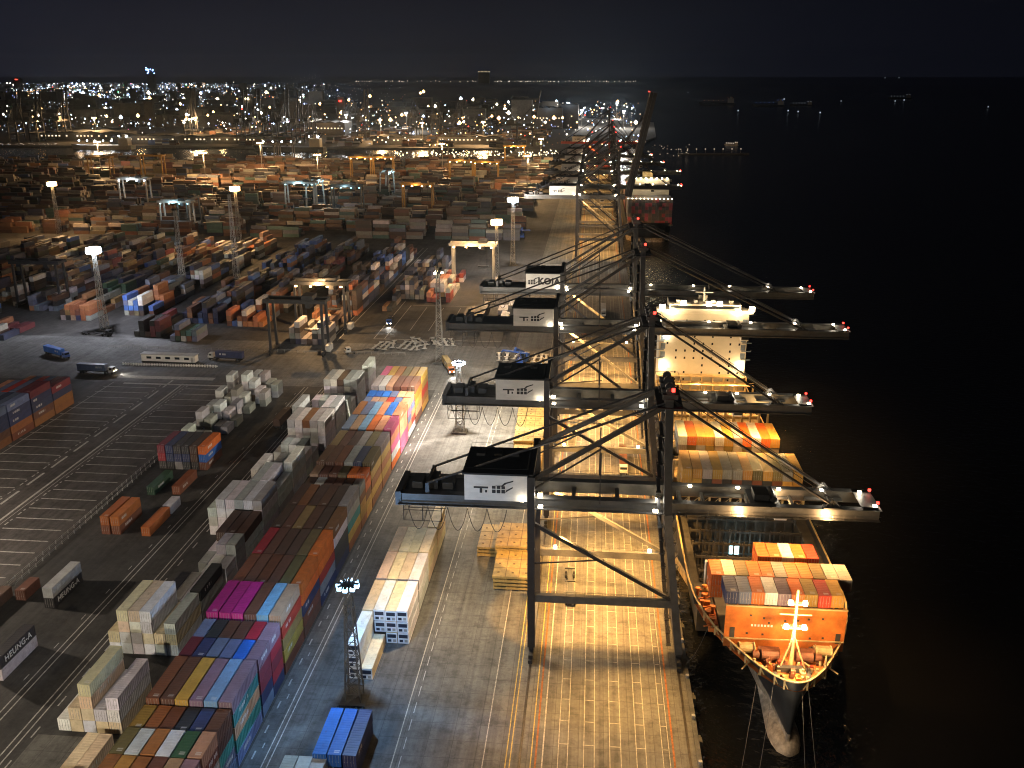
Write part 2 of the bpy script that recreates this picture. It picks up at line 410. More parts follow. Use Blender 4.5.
CANDS = []    # every container that some face of shows; the largest in view become objects
def cand(col, x, y, z, L=12.19, front=False, label='', group='', kind='std', top=True, side=True, rz=0, jit=True, **k):
    """x = centre line, y = end towards the camera, z = underside"""
    CANDS.append(dict(col=col,x=x,y=y,z=z,L=L,front=front,label=label,group=group,kind=kind,top=top,side=side,rz=rz,jit=jit,**k))
ORD = ['','first','second','third','fourth','fifth','sixth','seventh','eighth','ninth','tenth','eleventh','twelfth','thirteenth','fourteenth','fifteenth','sixteenth','seventeenth','eighteenth','nineteenth','twentieth']
CARD = ['no','one','two','three','four','five','six','seven','eight','nine','ten','eleven','twelve','thirteen','fourteen','fifteen','sixteen','seventeen','eighteen','nineteen','twenty','twenty-one']

# --- the long colourful block beside the road (5 tiers, 6 wide)
PAL = list(P)
C_ = {'r':'rust brown','d':'dark brown','c':'chestnut brown','o':'orange brown','O':'bright orange','h':'ochre','l':'olive','k':'khaki','t':'tan','M':'magenta','n':'navy',
 's':'slate blue','y':'sky blue','B':'bright blue','C':'crimson','m':'mauve','g':'grey','L':'light grey','w':'white','T':'teal','G':'dark green','S':'salmon','p':'pink','R':'red','x':'charcoal','u':'golden','D':'dark orange','e':'cream','a':'maroon'}
BA = [ # y0, length, z offset, roof colours town side -> road, road side wall from second tier down
 (95.6,6.06,0,'ohrkoc','rrno'),(102.2,6.06,0,'hohork','onrb'),(108.6,6.06,0,'ohoctm','rnnr'),(115.0,6.06,0,'lLowGt','rgns'),(121.3,6.06,-.4,'horxnc','dTss'),
 (128.1,12.19,.5,'rcumym','TtTs'),(141.0,6.06,.1,'anssBm','aans'),(147.3,6.06,0,'sxccCm','CaCn'),(154.3,12.19,.95,'MMMcyt','Rkur'),
 (167.4,12.19,.2,'rcrclO','Onrc'),(180.1,12.19,.2,'CcddlO','ORgn'),(192.8,12.19,.1,'dckcdo','wxxn'),(205.5,12.19,0,'dodcdg','gTuo'),
 (218.2,6.06,-.9,'dwcrdg','ouuo'),(224.5,6.06,-.2,'tcclOO','Oouu'),(231.2,12.19,.7,'ccrgnl','uouo'),(244.0,12.19,.2,'lcdglg','uouo'),
 (257.4,12.19,.4,'styOSp','SpwO'),(270.4,12.19,.3,'osySBS','SSpp'),(283.4,6.06,-.5,'sttRsS','psSw'),(289.7,6.06,-.4,'BBBsSS','sSRw'),
 (296.9,12.19,.8,'gLtccc','OuSc'),(309.8,12.19,.2,'puolhu','hRou')]
mg = 8
for i,(y0,L,dz,cols,wall) in enumerate(BA):
    k = i-mg
    where = 'in the magenta-topped bay' if k == 0 else '%s bay%s %s the magenta bay' % (CARD[abs(k)], '' if abs(k)==1 else 's', 'beyond' if k > 0 else 'before')
    for c,ch in enumerate(cols):
        x = -75.2 + 2.6*(c+.5); nm = C_[ch]
        exposed = i == 0 or dz > BA[i-1][2]+.35
        cand(nm, x, y0, 10.4+dz, L, exposed, '%s roof container, %s from the road, %s' % (nm, ORD[6-c], where), 'containers of the long colourful block', side=(c==5))
    for t,ch in enumerate(wall):
        nm = C_.get(ch,'bright blue')
        cand(nm, -75.2+2.6*5.5, y0, 7.8-2.6*t+dz*(.25*(3-t)), L, i==0, '%s container %s, road side, %s' % (nm, ['under the roof one','at mid height','in second tier','on the ground'][t], where), 'containers of the long colourful block', top=False)
# --- the pale block beside the dark lanes: columns (6) of tiers per bay
BB = [ # y0, length, heights per column, palette
 (106.2,12.19,'000022','ee'),(119.0,12.19,'000011','ee'),(134.3,12.19,'012423','eew'),(158.6,12.19,'244423','wew'),(171.6,12.19,'012223','xgLw'),(185.8,6.06,'000122','gw'),(192.4,6.06,'001133','Lw'),
 (198.7,12.19,'001333','wLwd'),(211.6,12.19,'344444','wLw'),(224.3,12.19,'023443','wLw'),(237.0,12.19,'030004','ww'),(249.6,6.06,'002223','ww'),(256.0,6.06,'023332','wLw'),
 (270.4,12.19,'144444','wwwL'),(283.4,12.19,'401044','ww'),(297.0,6.06,'033333','ww'),(303.3,6.06,'022222','wL'),(312.4,12.19,'144444','wwLw'),(330.0,12.19,'000004','w')]
for i,(y0,L,hs,pal) in enumerate(BB):
    rr = random.Random(i+40)
    for c in range(6):
        h = int(hs[c])
        for t in range(h):
            nf = int(BB[i-1][2][c]) if i and y0-BB[i-1][0]-BB[i-1][1] < 3 else 0
            fr = t >= nf; rgt = c == 5 or t >= int(hs[c+1]); tp = t == h-1
            if not (fr or rgt or tp): continue
            nm = C_[rr.choice(pal)]
            if i == 7 and tp and c in (3,4): nm = 'dark brown'
            if i == 13 and c in (3,) and tp: nm = 'orange brown'
            if i == 14 and c in (2,) and tp: nm = 'rust brown'
            if i == 17 and c == 3 and tp: nm = 'dark brown'
            cand(nm, -99.2+2.5*(c+.5), y0, 2.62*t, L, fr, '%s container, %s tier, %s column from parking, %s bay of the pale block' % (nm, ORD[t+1], ORD[c+1], ORD[i+1]), 'containers of the pale block', kind='std', top=tp, side=rgt)
# --- cream refrigerated containers near the lamp mast
for r,(y0,hs) in enumerate([(154.4,'3100'),(167.1,'3333'),(180.0,'3333'),(192.9,'3333'),(205.8,'0003')]):
    for c in range(4):
        h = int(hs[c])
        for t in range(h):
            prev = 0 if r == 0 else int(['3100','3333','3333','3333','0003'][r-1][c])
            fr = t >= prev; rgt = c == 3 or t >= int(hs[c+1]); tp = t == h-1
            if not (fr or rgt or tp): continue
            nm = 'cream' if (r,c) not in ((1,1),(1,3),(0,0),(2,3)) else 'white'
            cand(nm, -46.7+2.46*(c+.5), y0, 2.75*t, 12.19, fr, '%s refrigerated container, %s tier, %s column from the road, %s row from the lamp mast' % (nm, ORD[t+1], ORD[c+1], ORD[r+1]), 'refrigerated containers on the apron', kind='reefer', top=tp, side=rgt)
# --- blue containers right below the camera and the low white ones in front of them
for c,(x,nm) in enumerate(((-44.4,'bright blue'),(-41.8,'bright blue'),(-39.2,'navy'))):
    for t in range(2):
        if t == 1 or c == 2: cand(nm, x, 126.6, 2.6*t, 12.19, True, '%s container %s, %s of three beside the mast foot' % (nm, 'on the upper tier' if t else 'on the ground', ORD[c+1]), 'blue containers beside the mast', top=t==1, side=c==2)
for c in range(3): cand('light grey', -49.4+2.5*c, 114.6, 1.6+0*c, 12.19, False, 'light grey container, %s of three just before the blue pair' % ORD[c+1], 'grey containers before the blue ones')
# --- the long dark blue stack by the parking lot
for r,y0 in enumerate((218,231,243.8,256.6,269.5,282.4,295.2)):
    for c in range(6):
        hh = 5 if r < 6 else 4
        for t in range(hh):
            if not (t == hh-1 or c == 5 or r == 0): continue
            rr = random.Random(r*31+c*7+t); nm = rr.choice(['navy','slate blue','navy','charcoal','navy']) if t > 1 else rr.choice(['orange brown','rust brown','chestnut brown'])
            if t == hh-1: nm = ['slate blue','dark orange','slate blue','navy','slate blue','slate blue'][c] if r < 5 else ['salmon','slate blue','red','slate blue','maroon','maroon'][c]
            cand(nm, -206.2+2.6*(c+.5), y0, 2.6*t, 12.19, r == 0, '%s container, %s tier, %s column from town, %s row of the stack beside parking' % (nm, ORD[t+1], ORD[c+1], ORD[r+1]), 'stack beside the parking lot', top=t==hh-1, side=c==5)
# --- loose stacks between the parking lot and the dark lanes
def stack(x, y, tiers, phrase, group, L=12.19, front=True):
    for t,nm in enumerate(tiers):
        cand(C_[nm], x, y, 2.6*t, L, front, '%s container, %s, %s' % (C_[nm], 'standing on the ground' if t == 0 else ORD[t+1]+' tier', phrase), group, top=t==len(tiers)-1, side=True)
for c,ts in enumerate(('xCa','xnn','gnx','xnx','xdd','rBO')):
    stack(-130.9+2.6*c, 252.2, ts, '%s column of the dark stack at the barrier' % ORD[c+1], 'dark stack at the barrier')
stack(-126.0,233.6,'G','lone one ahead of the dark stack','loose containers'); stack(-118.8,234.6,'r','lone one ahead of the dark stack','loose containers')
stack(-126.8,209.4,'rD','first of a pair at the barrier end','loose containers'); stack(-124.0,209.4,'rD','second of a pair at the barrier end','loose containers')
stack(-115.8,209.2,'D','beside the orange pair','loose containers'); stack(-115.8,222.2,'L','short one behind a dark orange container','loose containers',6.06)
stack(-121.6,173.8,'xL','beside the parking barrier, pale above black','loose containers')
stack(-117.2,147.6,'Lx','black lettered one over a pale one','loose containers')
stack(-134.5,166.0,'d','along the parking barrier, south end','loose containers'); stack(-130.2,176.5,'c','between the barrier and a pale container','loose containers',6.06)
rw = random.Random(5)
for i,(x,y,h) in enumerate([(a-3,b_-4,max(1,c_-1)) for a,b_,c_ in [(-130.5,300,3),(-127.8,300,2),(-125.2,301,2),(-122.5,302,3),(-130.3,308,4),(-127.6,309,3),(-125,309.5,4),(-122.4,310,3),(-119.6,306,2),(-129.9,318,5),(-127.2,318.5,3),(-124.5,319,5),(-121.8,319,4),(-119.1,317,3),(-116.4,314,3),(-127,327,3),(-124,328,4),(-121,328,4),(-118,326,3),(-115.2,324,3),
    (-132,276,2),(-129.3,276.5,3),(-126.6,277,2),(-124,277,1),(-131,285,2),(-128.3,286,4),(-125.6,286,3),(-122.8,287,2),(-120,286,2),(-127.8,293,3),(-125,293.5,4),(-122.2,294,3),(-119.4,293,2)]]):
    for t in range(h):
        nm = rw.choice(['light grey','white','light grey','grey'])
        if t < h-2 and rw.random() < .6: continue
        cand(nm, x, y, 2.6*t, 6.06, True, '%s short container, tier %s, heap spot %s of the jumbled pale heap' % (nm, CARD[t+1], CARD[i+1] if i < 17 else 'row %s, %s' % (CARD[i//6], ORD[i%6+1])), 'jumbled pale containers', top=t==h-1)
# --- on the ship (nearest three short bays over the bow, then two long bays); orange light is put into their colours
def shipbay(y0, L, x0, cols, tiers, phrase, below=None):
    for c,ch in enumerate(cols):
        nm = C_[ch]
        cand(nm, x0+2.48*(c+.5), y0, 22.3-2.6, L, True, '%s container, %s from the quay, %s of the ship' % (nm, ORD[c+1], phrase), 'containers on the near ship', top=True, side=(c==0), ship=True)
        for t in range(1,tiers):
            if below or c == 0:
                n2 = C_[(below or cols)[c]]
                cand(n2, x0+2.48*(c+.5), y0, 22.3-2.6*(t+1), L, True, '%s container %s below the top, %s from the quay, %s' % (n2, CARD[t], ORD[c+1], phrase), 'containers on the near ship', top=False, side=c==0, ship=True)
shipbay(157.3,6.06,27.3,'nsOwmOhRu',1,'foremost row')
shipbay(163.6,6.06,25.3,'OelODgOOlgg',2,'second row')
shipbay(171.6,6.06,35.6,'DDwDR',2,'third row')
shipbay(215.2,12.19,24.2,'uugugghlulgu',3,'long golden row','uuxrxrxrxruu')
shipbay(237.4,12.19,25.0,'wOuuwuLOwOu',2,'orange row amidships','glglglglglg')

# --- choose the ones that show largest, build them as objects; the rest go into one mesh
def pr(p):
    w = Vector(p)-Vector((0,0,H)); return 512+F*rt.dot(w)/fw.dot(w), 384-F*up_.dot(w)/fw.dot(w)
def area(ps):
    q = [pr(p) for p in ps]
    if all(a<0 or a>1024 or b<0 or b>768 for a,b in q): return 0
    return abs(sum(q[i][0]*q[(i+1)%4][1]-q[(i+1)%4][0]*q[i][1] for i in range(4)))/2
for d in CANDS:
    x,y,z,L = d['x'],d['y'],d['z'],d['L']; a = 0
    if d['top']: a += area([(x-1.2,y,z+2.6),(x+1.2,y,z+2.6),(x+1.2,y+L,z+2.6),(x-1.2,y+L,z+2.6)])
    sx = x-1.2 if x > 0 else x+1.2
    if d['side']: a += area([(sx,y,z),(sx,y+L,z),(sx,y+L,z+2.6),(sx,y,z+2.6)])
    if d['front']: a += area([(x-1.2,y,z),(x+1.2,y,z),(x+1.2,y,z+2.6),(x-1.2,y,z+2.6)])
    d['a'] = a*(1.5 if d['x'] > 0 else 1.7 if d['kind']=='reefer' else 1)
CANDS.sort(key=lambda d:-d['a'])
CANDS = [d for d in CANDS if d['a'] > 0 or d['y'] > 0]
LIM = 296
rest = MB(); crnd = random.Random(3)
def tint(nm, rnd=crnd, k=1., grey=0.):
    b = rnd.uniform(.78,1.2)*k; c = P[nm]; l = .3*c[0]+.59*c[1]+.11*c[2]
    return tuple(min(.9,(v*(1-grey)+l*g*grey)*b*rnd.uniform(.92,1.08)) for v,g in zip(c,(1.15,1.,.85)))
seen_lab = {}
for i,d in enumerate(CANDS):
    if i >= LIM or d['a'] <= 0:
        rest.cur = tint(d['col']); rest.box(d['x']-1.17,d['x']+1.17,d['y'],d['y']+d['L'],d['z']+.02,d['z']+2.59); continue
    o = link('refrigerated_container' if d['kind']=='reefer' else 'shipping_container', CM[d['L']])
    jx, jy = crnd.uniform(-.05,.05), crnd.uniform(-.12,.12)
    o.location = (d['x']+jx, d['y']+jy, d['z']+.01); o.rotation_euler.z = R(crnd.uniform(-.25,.25))
    o.color = tint(d['col'])+(1,)
    tag(o, d['label'], 'container', d['group'])
    if d['front']:
        if d['kind'] == 'reefer':
            r_ = link('refrigeration_unit', RU, o); link('condenser_fan', RF, r_); link('control_panel', RP, r_)
        else:
            q = link('door', DM, o); q.color = o.color; link('locking_bars', LM_, q)
    if d['label'].startswith('charcoal') and ('pale above black' in d['label'] or 'black lettered' in d['label']):
        tx = link('lettering', TXT if 'TXT' in globals() else globals().setdefault('TXT', text_mesh('HEUNG-A', 1.9, 'lettering', M['text'])), o)
        tx.location = (1.235, 6.1, 1.3); tx.rotation_euler = (R(90),0,R(90))
print('containers', len(CANDS), 'objects', min(LIM,len(CANDS)))

# ------------------------------------------------------------------ quay cranes
def emblem(mb):
    """the operator's mark on the house: two rows of blocks with swept tops"""
    for i in range(3):
        mb.box(i*.95, i*.95+.72, -.05, .02, 0, .75); mb.box(i*.95, i*.95+.72, -.05, .02, .95, 1.55)
    mb._add([(.5,-.05,1.7),(1.9,-.05,1.7),(2.5,-.05,2.3),(4.3,-.05,2.9),(4.3,-.05,2.6),(2.9,-.05,2.1),(2.3,-.05,1.6),(1.9,-.05,1.5)],[(0,1,2,3,4,5,6,7)])
    mb._add([(2.6,-.05,.1),(2.9,-.05,.75),(4.2,-.05,1.5),(4.2,-.05,1.2),(3.3,-.05,.6)],[(0,1,2,3,4)])
def quay_crane(Y, label, zg=34.3, tail=-28., tip=68.5, apex=56., koja=False, boom_up=None, detail=2, bd=2.4, hw=12.7, steel='steel', lights=True, emb=True, beam_h=1.6, xo=-10.4, gain=1.):
    t = thing('quay_crane', label, 'crane', (xo,Y,0), 0, 'quay cranes along the berth')
    s, dk = M[steel], M['dark']
    fy = 9.7; gy = 4.3; zb = zg-2.5; LX, SX = 0., 30.5; lt, st = -.3, 26.6   # legs lean towards the land
    at = lambda z: SX+(st-SX)*min(1,z/zg)
    for sy in (-1,1):
        for x0,x1,zt in ((LX,lt,zg+7),(SX,st,zg)):
            leg = MB(); leg.bar((x0,sy*fy,2.6),(x1,sy*fy,zt),1.5,1.5,(0,1,0)).build('leg', dk if x0==LX else s, t)
        for x0 in (LX,SX):
            bg = MB()
            for k in range(4):
                yy = sy*fy+(k-1.5)*1.7; bg.box(x0-.45,x0+.45,yy-.75,yy+.75,.35,1.1)
                bg.taper((x0-.25,yy-.35,.4),(x0+.25,yy-.35,.4),.36,.36,10).taper((x0-.25,yy+.35,.4),(x0+.25,yy+.35,.4),.36,.36,10)
            bg.bar((x0,sy*fy-2.6,1.5),(x0,sy*fy+2.6,1.5),.9,.8); bg.box(x0-.5,x0+.5,sy*fy-.6,sy*fy+.6,1.8,2.7)
            bg.build('bogie', dk, t)
        p = MB().bar((LX,sy*fy,14.2),(at(14.2),sy*fy,14.2),1.1,beam_h).build('portal_beam', s, t)
        if beam_h < 3:
            h = MB(); h.path([(LX,sy*fy-.5,14.2+beam_h/2+1),(at(14),sy*fy-.5,14.2+beam_h/2+1)],.04)
            for k in range(0,31,2): h.tube((k*.9,sy*fy-.5,14.9),(k*.9,sy*fy-.5,16),.03,4)
            h.build('handrail', s, p)
        MB().bar((lt*.9,sy*fy,zg-3),(at(14.2)-.4,sy*fy,15),.75,.75,(0,1,0)).build('diagonal_brace', dk if sy < 0 else s, t)  # near brace takes the darker colour as if unlit
        MB().bar((st,sy*fy,zg),(st-.5,sy*5.2,apex),1.5 if sy<0 else 1.2,1.7,(0,1,0)).build('apex_leg', dk, t)
        MB().bar((st-.5,sy*5.2,apex-.4),(.2,sy*(fy-.6),zg+6.2),.85,.95,(0,1,0)).build('back_leg', dk, t)
        MB().tube((st-.5,sy*5.2,apex),(tail+6,sy*gy,zg+2.2),.26,6).build('backstay', dk, t)
    for x in (LX,SX): MB().bar((x,-fy,3.2),(x,fy,3.2),1.2,1.5).build('sill_beam', s, t)
    for x,z in ((lt,zb-1),(st+.3,zb-1)): MB().bar((x,-fy,z),(x,fy,z),1.3,1.9).build('cross_beam', s, t)
    MB().bar((lt,-fy,zg+6.8),(lt,fy,zg+6.8),.9,1.).build('upper_cross_beam', dk, t)
    hd = MB(); hd.bar((st-.5,-6,apex),(st-.5,6,apex),1.6,1.6)
    for k in (-5.2,-2,2,5.2):
        hd.box(st-1.8,st+1.1,k-.6,k+.6,apex+.6,apex+1.6); hd.taper((st-.3,k-.4,apex+2),(st-.3,k+.4,apex+2),.9,.9,10)
    hd.path([(st-2.6,-6.6,apex+2.4),(st+2,-6.6,apex+2.4),(st+2,6.6,apex+2.4),(st-2.6,6.6,apex+2.4),(st-2.6,-6.6,apex+2.4)],.05)
    hd.box(st-2.8,st+2.2,-6.7,6.7,apex-1.,apex-.85); hd.build('apex_head', dk, t)
    br = MB(); A_ = lambda sy,f: (st-.5*f, sy*(fy-(fy-5.2)*f), zg+(apex-zg)*f)
    for f0,f1 in ((.12,.42),(.42,.7),(.7,.94)): br.bar(A_(-1,f0),A_(1,f1),.35).bar(A_(1,f0),A_(-1,f1),.35).bar(A_(-1,f1),A_(1,f1),.4)
    br.build('apex_bracing', dk, t)
    sr = MB(); z = 4.
    while z < apex-4:                                             # zigzag stair up the water side legs
        x = (at(z) if z < zg else st)-1.6; yb = -fy+1.2 if z < zg else -5.
        sr.bar((x,yb,z),(x,yb+3.2,z+1.5),.7,.12).bar((x,yb+3.2,z+1.5),(x,yb,z+3),.7,.12); sr.box(x-.5,x+.5,yb-.9,yb,z-.05,z+.03); sr.box(x-.5,x+.5,yb+3.2,yb+4,z+1.45,z+1.53)
        sr.path([(x-.5,yb,z+1),(x-.5,yb+3.2,z+2.5),(x-.5,yb,z+4)],.04,4); z += 3
    sr.build('stair', dk, t)
    for sy in (-1,1):
        MB().bar((.2,sy*(fy-.6),zg+4.),(st*.5,sy*7,zg+(apex-zg)*.56),.3).build('secondary_bracing', dk, t)
        MB().bar((st*.5,sy*7,zg+.3),(st*.5,sy*7,zg+(apex-zg)*.52),.3).build('secondary_bracing', dk, t)
        MB().bar((-.2,sy*fy,22),(at(22)*.52,sy*fy,23.5),.25).build('secondary_bracing', dk, t)
    # main girder behind and between the legs, boom over the water
    hinge = st+4.
    g = MB()
    for sy in (-1,1):
        g.box(tail,hinge,sy*gy-.65,sy*gy+.65,zb,zg)
        g.box(tail,hinge,sy*gy-.95,sy*gy+.95,zg+.003,zg+.12)
    for x in [tail+1,tail+8,-9,-2.5,8,17,hinge-.8]: g.box(x-.4,x+.4,-gy,gy,zb+.3,zb+1.4)
    g.build('girder', s, t)
    wk = MB()
    for sy in (-1,1):
        y0 = sy*(gy+1.0); wk.box(tail,hinge,min(y0,y0+sy*.9),max(y0,y0+sy*.9),zb+.5,zb+.58)
        yy = y0+sy*.85
        wk.path([(tail,yy,zb+1.6),(hinge,yy,zb+1.6)],.035,4); wk.path([(tail,yy,zb+1.1),(hinge,yy,zb+1.1)],.03,4)
        x = tail
        while x < hinge: wk.tube((x,yy,zb+.55),(x,yy,zb+1.6),.03,4); x += 2.2
    wk.build('walkway', s, t)
    L = tip-hinge
    b = MB()
    for sy in (-1,1):
        b.box(0,L,sy*gy-.6,sy*gy+.6,-bd,0); b.box(0,L,sy*gy-.85,sy*gy+.85,.003,.1)
        yy = sy*(gy+1.7); b.box(0,L,min(sy*(gy+.7),yy),max(sy*(gy+.7),yy),-1.9,-1.83); b.path([(0,yy,-.8),(L,yy,-.8)],.035,4)
        x = 0
        while x < L: b.tube((x,yy,-1.85),(x,yy,-.8),.03,4); x += 2.2
    x = 4
    while x < L-1: b.box(x-.3,x+.3,-gy,gy,-2.1,-1.3); x += 9.
    b.box(L-.8,L,-gy,gy,-2.2,-.2); b.box(L-3.2,L+.4,-gy-.8,gy+.8,-.0,.1)
    bo = b.build('boom', dk if boom_up else s, t); bo.location = (hinge,0,zg)  # raised boom coloured dark to look unlit
    bm = MB()                                                     # the boom's decking between the two boxes
    x = L*.12
    while x < L-6: bm.box(x,min(x+L*.2,L-5),gy-2.2,gy-.62,-1.5,-1.42); x += L*.27
    bm.build('boom_platform', s, bo)
    ang = R(boom_up) if boom_up else 0
    bo.rotation_euler = (0,-ang,0)
    def bpt(x, y, z): return (hinge+x*math.cos(ang)-z*math.sin(ang), y, zg+x*math.sin(ang)+z*math.cos(ang))
    fx = L*.76
    for sy in (-1,1):
        MB().tube((st-.3,sy*5.2,apex+.5),bpt(fx,sy*gy,.6),.3,6).build('forestay', dk, t)
        MB().tube((st-.3,sy*3.,apex+1.8),bpt(fx+1,sy*(gy-1.4),.8),.08,5).build('hoist_rope', dk, t)
    eb = MB()
    for sy in (-1,1): eb.bar((fx-1.4,sy*gy,0),(fx,sy*gy,1.6),.5).bar((fx+1.4,sy*gy,0),(fx,sy*gy,1.6),.5); eb.box(fx-1.8,fx+1.8,sy*gy-.9,sy*gy+.9,.1,.35)
    eb.bar((fx,-gy,.3),(fx,gy,.3),.3); eb.build('stay_bracket', dk, bo)
    # machinery house with black roof, tail machinery and hanging platform
    hx0, hx1, hz = -1.2-hw, -1.2, zg+.3
    ho = MB().box(hx0,hx1,-7.4,5.6,hz,hz+5.7).build('machinery_house', M['house'], t)
    rf = MB(); rf.box(hx0-.35,hx1+.35,-7.8,6.0,hz+5.72,hz+6.1)
    for k in range(3): rf.box(hx0+1.5+k*3.6,hx0+3.2+k*3.6,1,3.6,hz+6.1,hz+6.7)
    rf.path([(hx0,-7.6,hz+7.1),(hx1,-7.6,hz+7.1),(hx1,5.8,hz+7.1),(hx0,5.8,hz+7.1),(hx0,-7.6,hz+7.1)],.035,4)
    rf.build('roof', M['black'], ho)
    if emb:
        e = MB(); emblem(e); eo = e.build('emblem', M['textd'], ho); eo.location = ((hx0+5.6) if not koja else hx0+.9,-7.42,hz+1.7)
        v = MB(); v.box(0,2.9,-.12,.0,1.2,1.55); v.box(1.2,1.7,-.12,0,.2,1.2); v.box(2.3,2.7,-.1,0,.3,.8)
        if not koja: v.build('wall_vent', M['textd'], ho).location = (hx0+1.9,-7.42,hz+1.5)
    if koja:
        tx = link('lettering', text_mesh('KOJA', 3.2, 'lettering', M['textd'], .02, .05, 1.1), ho); tx.location = (hx0+8.6,-7.46,hz+2.8); tx.rotation_euler = (R(90),0,0)
    tm = MB(); tm.box(tail+1,hx0-.4,-gy+.9,gy-.9,zg-.4,zg+.1)
    for k in range(3): tm.box(tail+2.4+k*3.2,tail+4.6+k*3.2,-2.4,2.2,zg+.1,zg+1.5+k%2*.6)
    tm.box(tail-.6,tail+.6,-gy-1,gy+1,zb,zg+.5); tm.bar((tail+6,-gy,zg),(tail+6,-gy,zg+2.4),.8).bar((tail+6,gy,zg),(tail+6,gy,zg+2.4),.8)
    tm.bar((tail+6,-gy,zg+2.3),(tail+6,gy,zg+2.3),.5)
    tm.build('tail_machinery', dk, t)
    if detail > 1:
        hp = MB()
        for z in (zb-2.2,zb-4.6):
            for y in (-3,3): hp.path([(tail+.5,y,z),(tail+8.5,y,z)],.09,4)
            for x in (tail+.5,tail+4.5,tail+8.5): hp.path([(x,-3,z),(x,3,z)],.08,4)
        for x in (tail+.5,tail+4.5,tail+8.5):
            for y in (-3,3): hp.tube((x,y,zb),(x,y,zb-4.6),.08,4)
        hp.build('hanging_platform', dk, t)
        fs = MB()
        for k in range(5):
            x0 = tail+2+k*4.1; pts = [(x0+4.1*j/10,-gy-.9,zb-.2-5.2*(1-(2*j/10-1)**2)) for j in range(11)]
            fs.path(pts,.07,4)
        fs.build('festoon_cable', dk, t)
        cb = MB()
        for z in range(4,int(zg),3):                              # stair tower and lift on the sea leg
            x = at(z)+1.2; cb.box(x-.9,x+.9,fy-3.,fy-1.2,z,z+.1); cb.bar((x-.8,fy-2.,z),(x+.8,fy-2.,z+3),.5,.12)
            cb.tube((x-.9,fy-3,z),(x-.9,fy-3,z+3),.05,4).tube((x+.9,fy-3,z),(x+.9,fy-3,z+3),.05,4)
        cb.build('stair_tower', s, t)
        el = MB()
        for z in range(3,int(zg)+1,4): el.box(-1.5,-.75,fy-.9+.0,fy+.9,z,z+.12); el.tube((-1.4,fy-.8,z),(-1.4,fy-.8,z+4),.04,4).tube((-1.1,fy+.8,z),(-1.1,fy+.8,z+4),.04,4)
        el.build('ladder', s, t)
        rl = MB(); rl.taper((SX-3.2,-fy-1.3,14.4),(SX-3.2,-fy-.8,14.4),2.6,2.6,24)
        if beam_h > 3: 
            ro = rl.build('cable_reel', dk, t); r2 = MB()
            for rad in (2.2,1.4): 
                pts = [(SX-3.2+rad*math.cos(a*math.pi/12),-fy-1.36,14.4+rad*math.sin(a*math.pi/12)) for a in range(25)]; r2.path(pts,.12,4)
            r2.build('reel_rim', M['mast'], ro)
            pn = MB()
            for k,(w) in enumerate((2.6,1.2,5,3.4,1.4,2)): pn.box(3+k*3.5,3+k*3.5+w*.55,-fy-.58,-fy-.555,13.6,15.2)  # pale blocks standing for illegible lettering on the beam
            pn.build('beam_lettering', M['house'], t)
    # trolley with the operator's cab
    tx0 = hinge+L*.42 if not boom_up else 12
    tr = MB(); tr.box(tx0-3,tx0+3,-gy+.7,gy-.7,zg-.9,zg-.2); tr.box(tx0-2,tx0+1,-2,2,zg-.2,zg+1.2); tr.taper((tx0+1.8,-2.5,zg+.5),(tx0+1.8,2.5,zg+.5),.7,.7,10)
    to = tr.build('trolley', dk, t)
    cabm = MB(); cabm.box(tx0+2.6,tx0+5,-1.2,1.2,zb-2.2,zb-.1); cabm.build('operator_cab', M['house'], to)
    wz = MB(); wz.box(tx0+2.8,tx0+5.02,-1.22,1.22,zb-1.8,zb-.7); wz.build('cab_window', M['glass'], to)
    # lamps
    red = Boxes(); red.box(st-.2,st+.4,-6.3,-5.7,apex+2.4,apex+3.)
    for y in (-3,3):
        p = Vector(bpt(L,y,.9)); red.box(p.x-.22,p.x+.22,p.y-.22,p.y+.22,p.z-.22,p.z+.22)
    many('warning_light', M['lampr'], t, red)
    if not lights: return t
    fl = Boxes(); P_ = []
    if not boom_up:
        for f,y in ((.04,gy-1.2),(.3,gy-1.2),(.52,gy-1.2),(.75,gy-1.),(.95,gy-1.2),(.985,-gy+1)):
            p = bpt(L*f,y,.35); fl.box(p[0]-.35,p[0]+.35,p[1]-.25,p[1]+.25,p[2]-.2,p[2]+.15); P_.append(p)
        for p in P_: lamp('boom_floodlight', (p[0],p[1]-.4,p[2]+.9), 380*gain, (1,.88,.68), t, .4)
        for f in (.25,.6,.88): 
            p = bpt(L*f,0,-2.6); lamp('boom_downlight', p, 30000*gain, (1.,.5,.14), t, .3, 120, (Y*0+p[0],0,-1), .5)
            fl.box(p[0]-.4,p[0]+.4,p[1]-.3,p[1]+.3,p[2]+.1,p[2]+.3)
    for x,y in ((1.6,-fy-.2),(24.2,-fy-.2),(1.2,-gy-.2),(25.,-gy-.2)):
        fl.box(x-.45,x+.45,y-.35,y+.35,zg+.4,zg+.8)
    for x in (2.2,24.4): lamp('girder_floodlight', (x,-gy-1.6,zg+1.3), 900*gain, (1,.93,.8), t, .3)
    if detail > 1:
        for x in (4.,25.): fl.box(x-.35,x+.35,-fy-.5+19.4,-fy+.1+19.4,15.3,15.8)
    for x in (hx1-1.,): fl.box(x-.3,x+.3,-7.9,-7.5,hz+.2,hz+.5); lamp('tail_fill_light', (hx0-2,2,zb-1.5), 62000*gain, (1,.74,.42), t, .4, 110, (hx0-2,2,0), .6); lamp('house_lamp', (x,-8.6,hz+.6), 120, (1,.9,.7), t, .2)  # tail lamp added, without a fixture, to brighten the reefers below
    for x in (3.2,10.5,18.5,25.): fl.box(x-.4,x+.4,-.4,.4,zb-.5,zb-.2)
    many('floodlight', M['lampc'], t, fl)
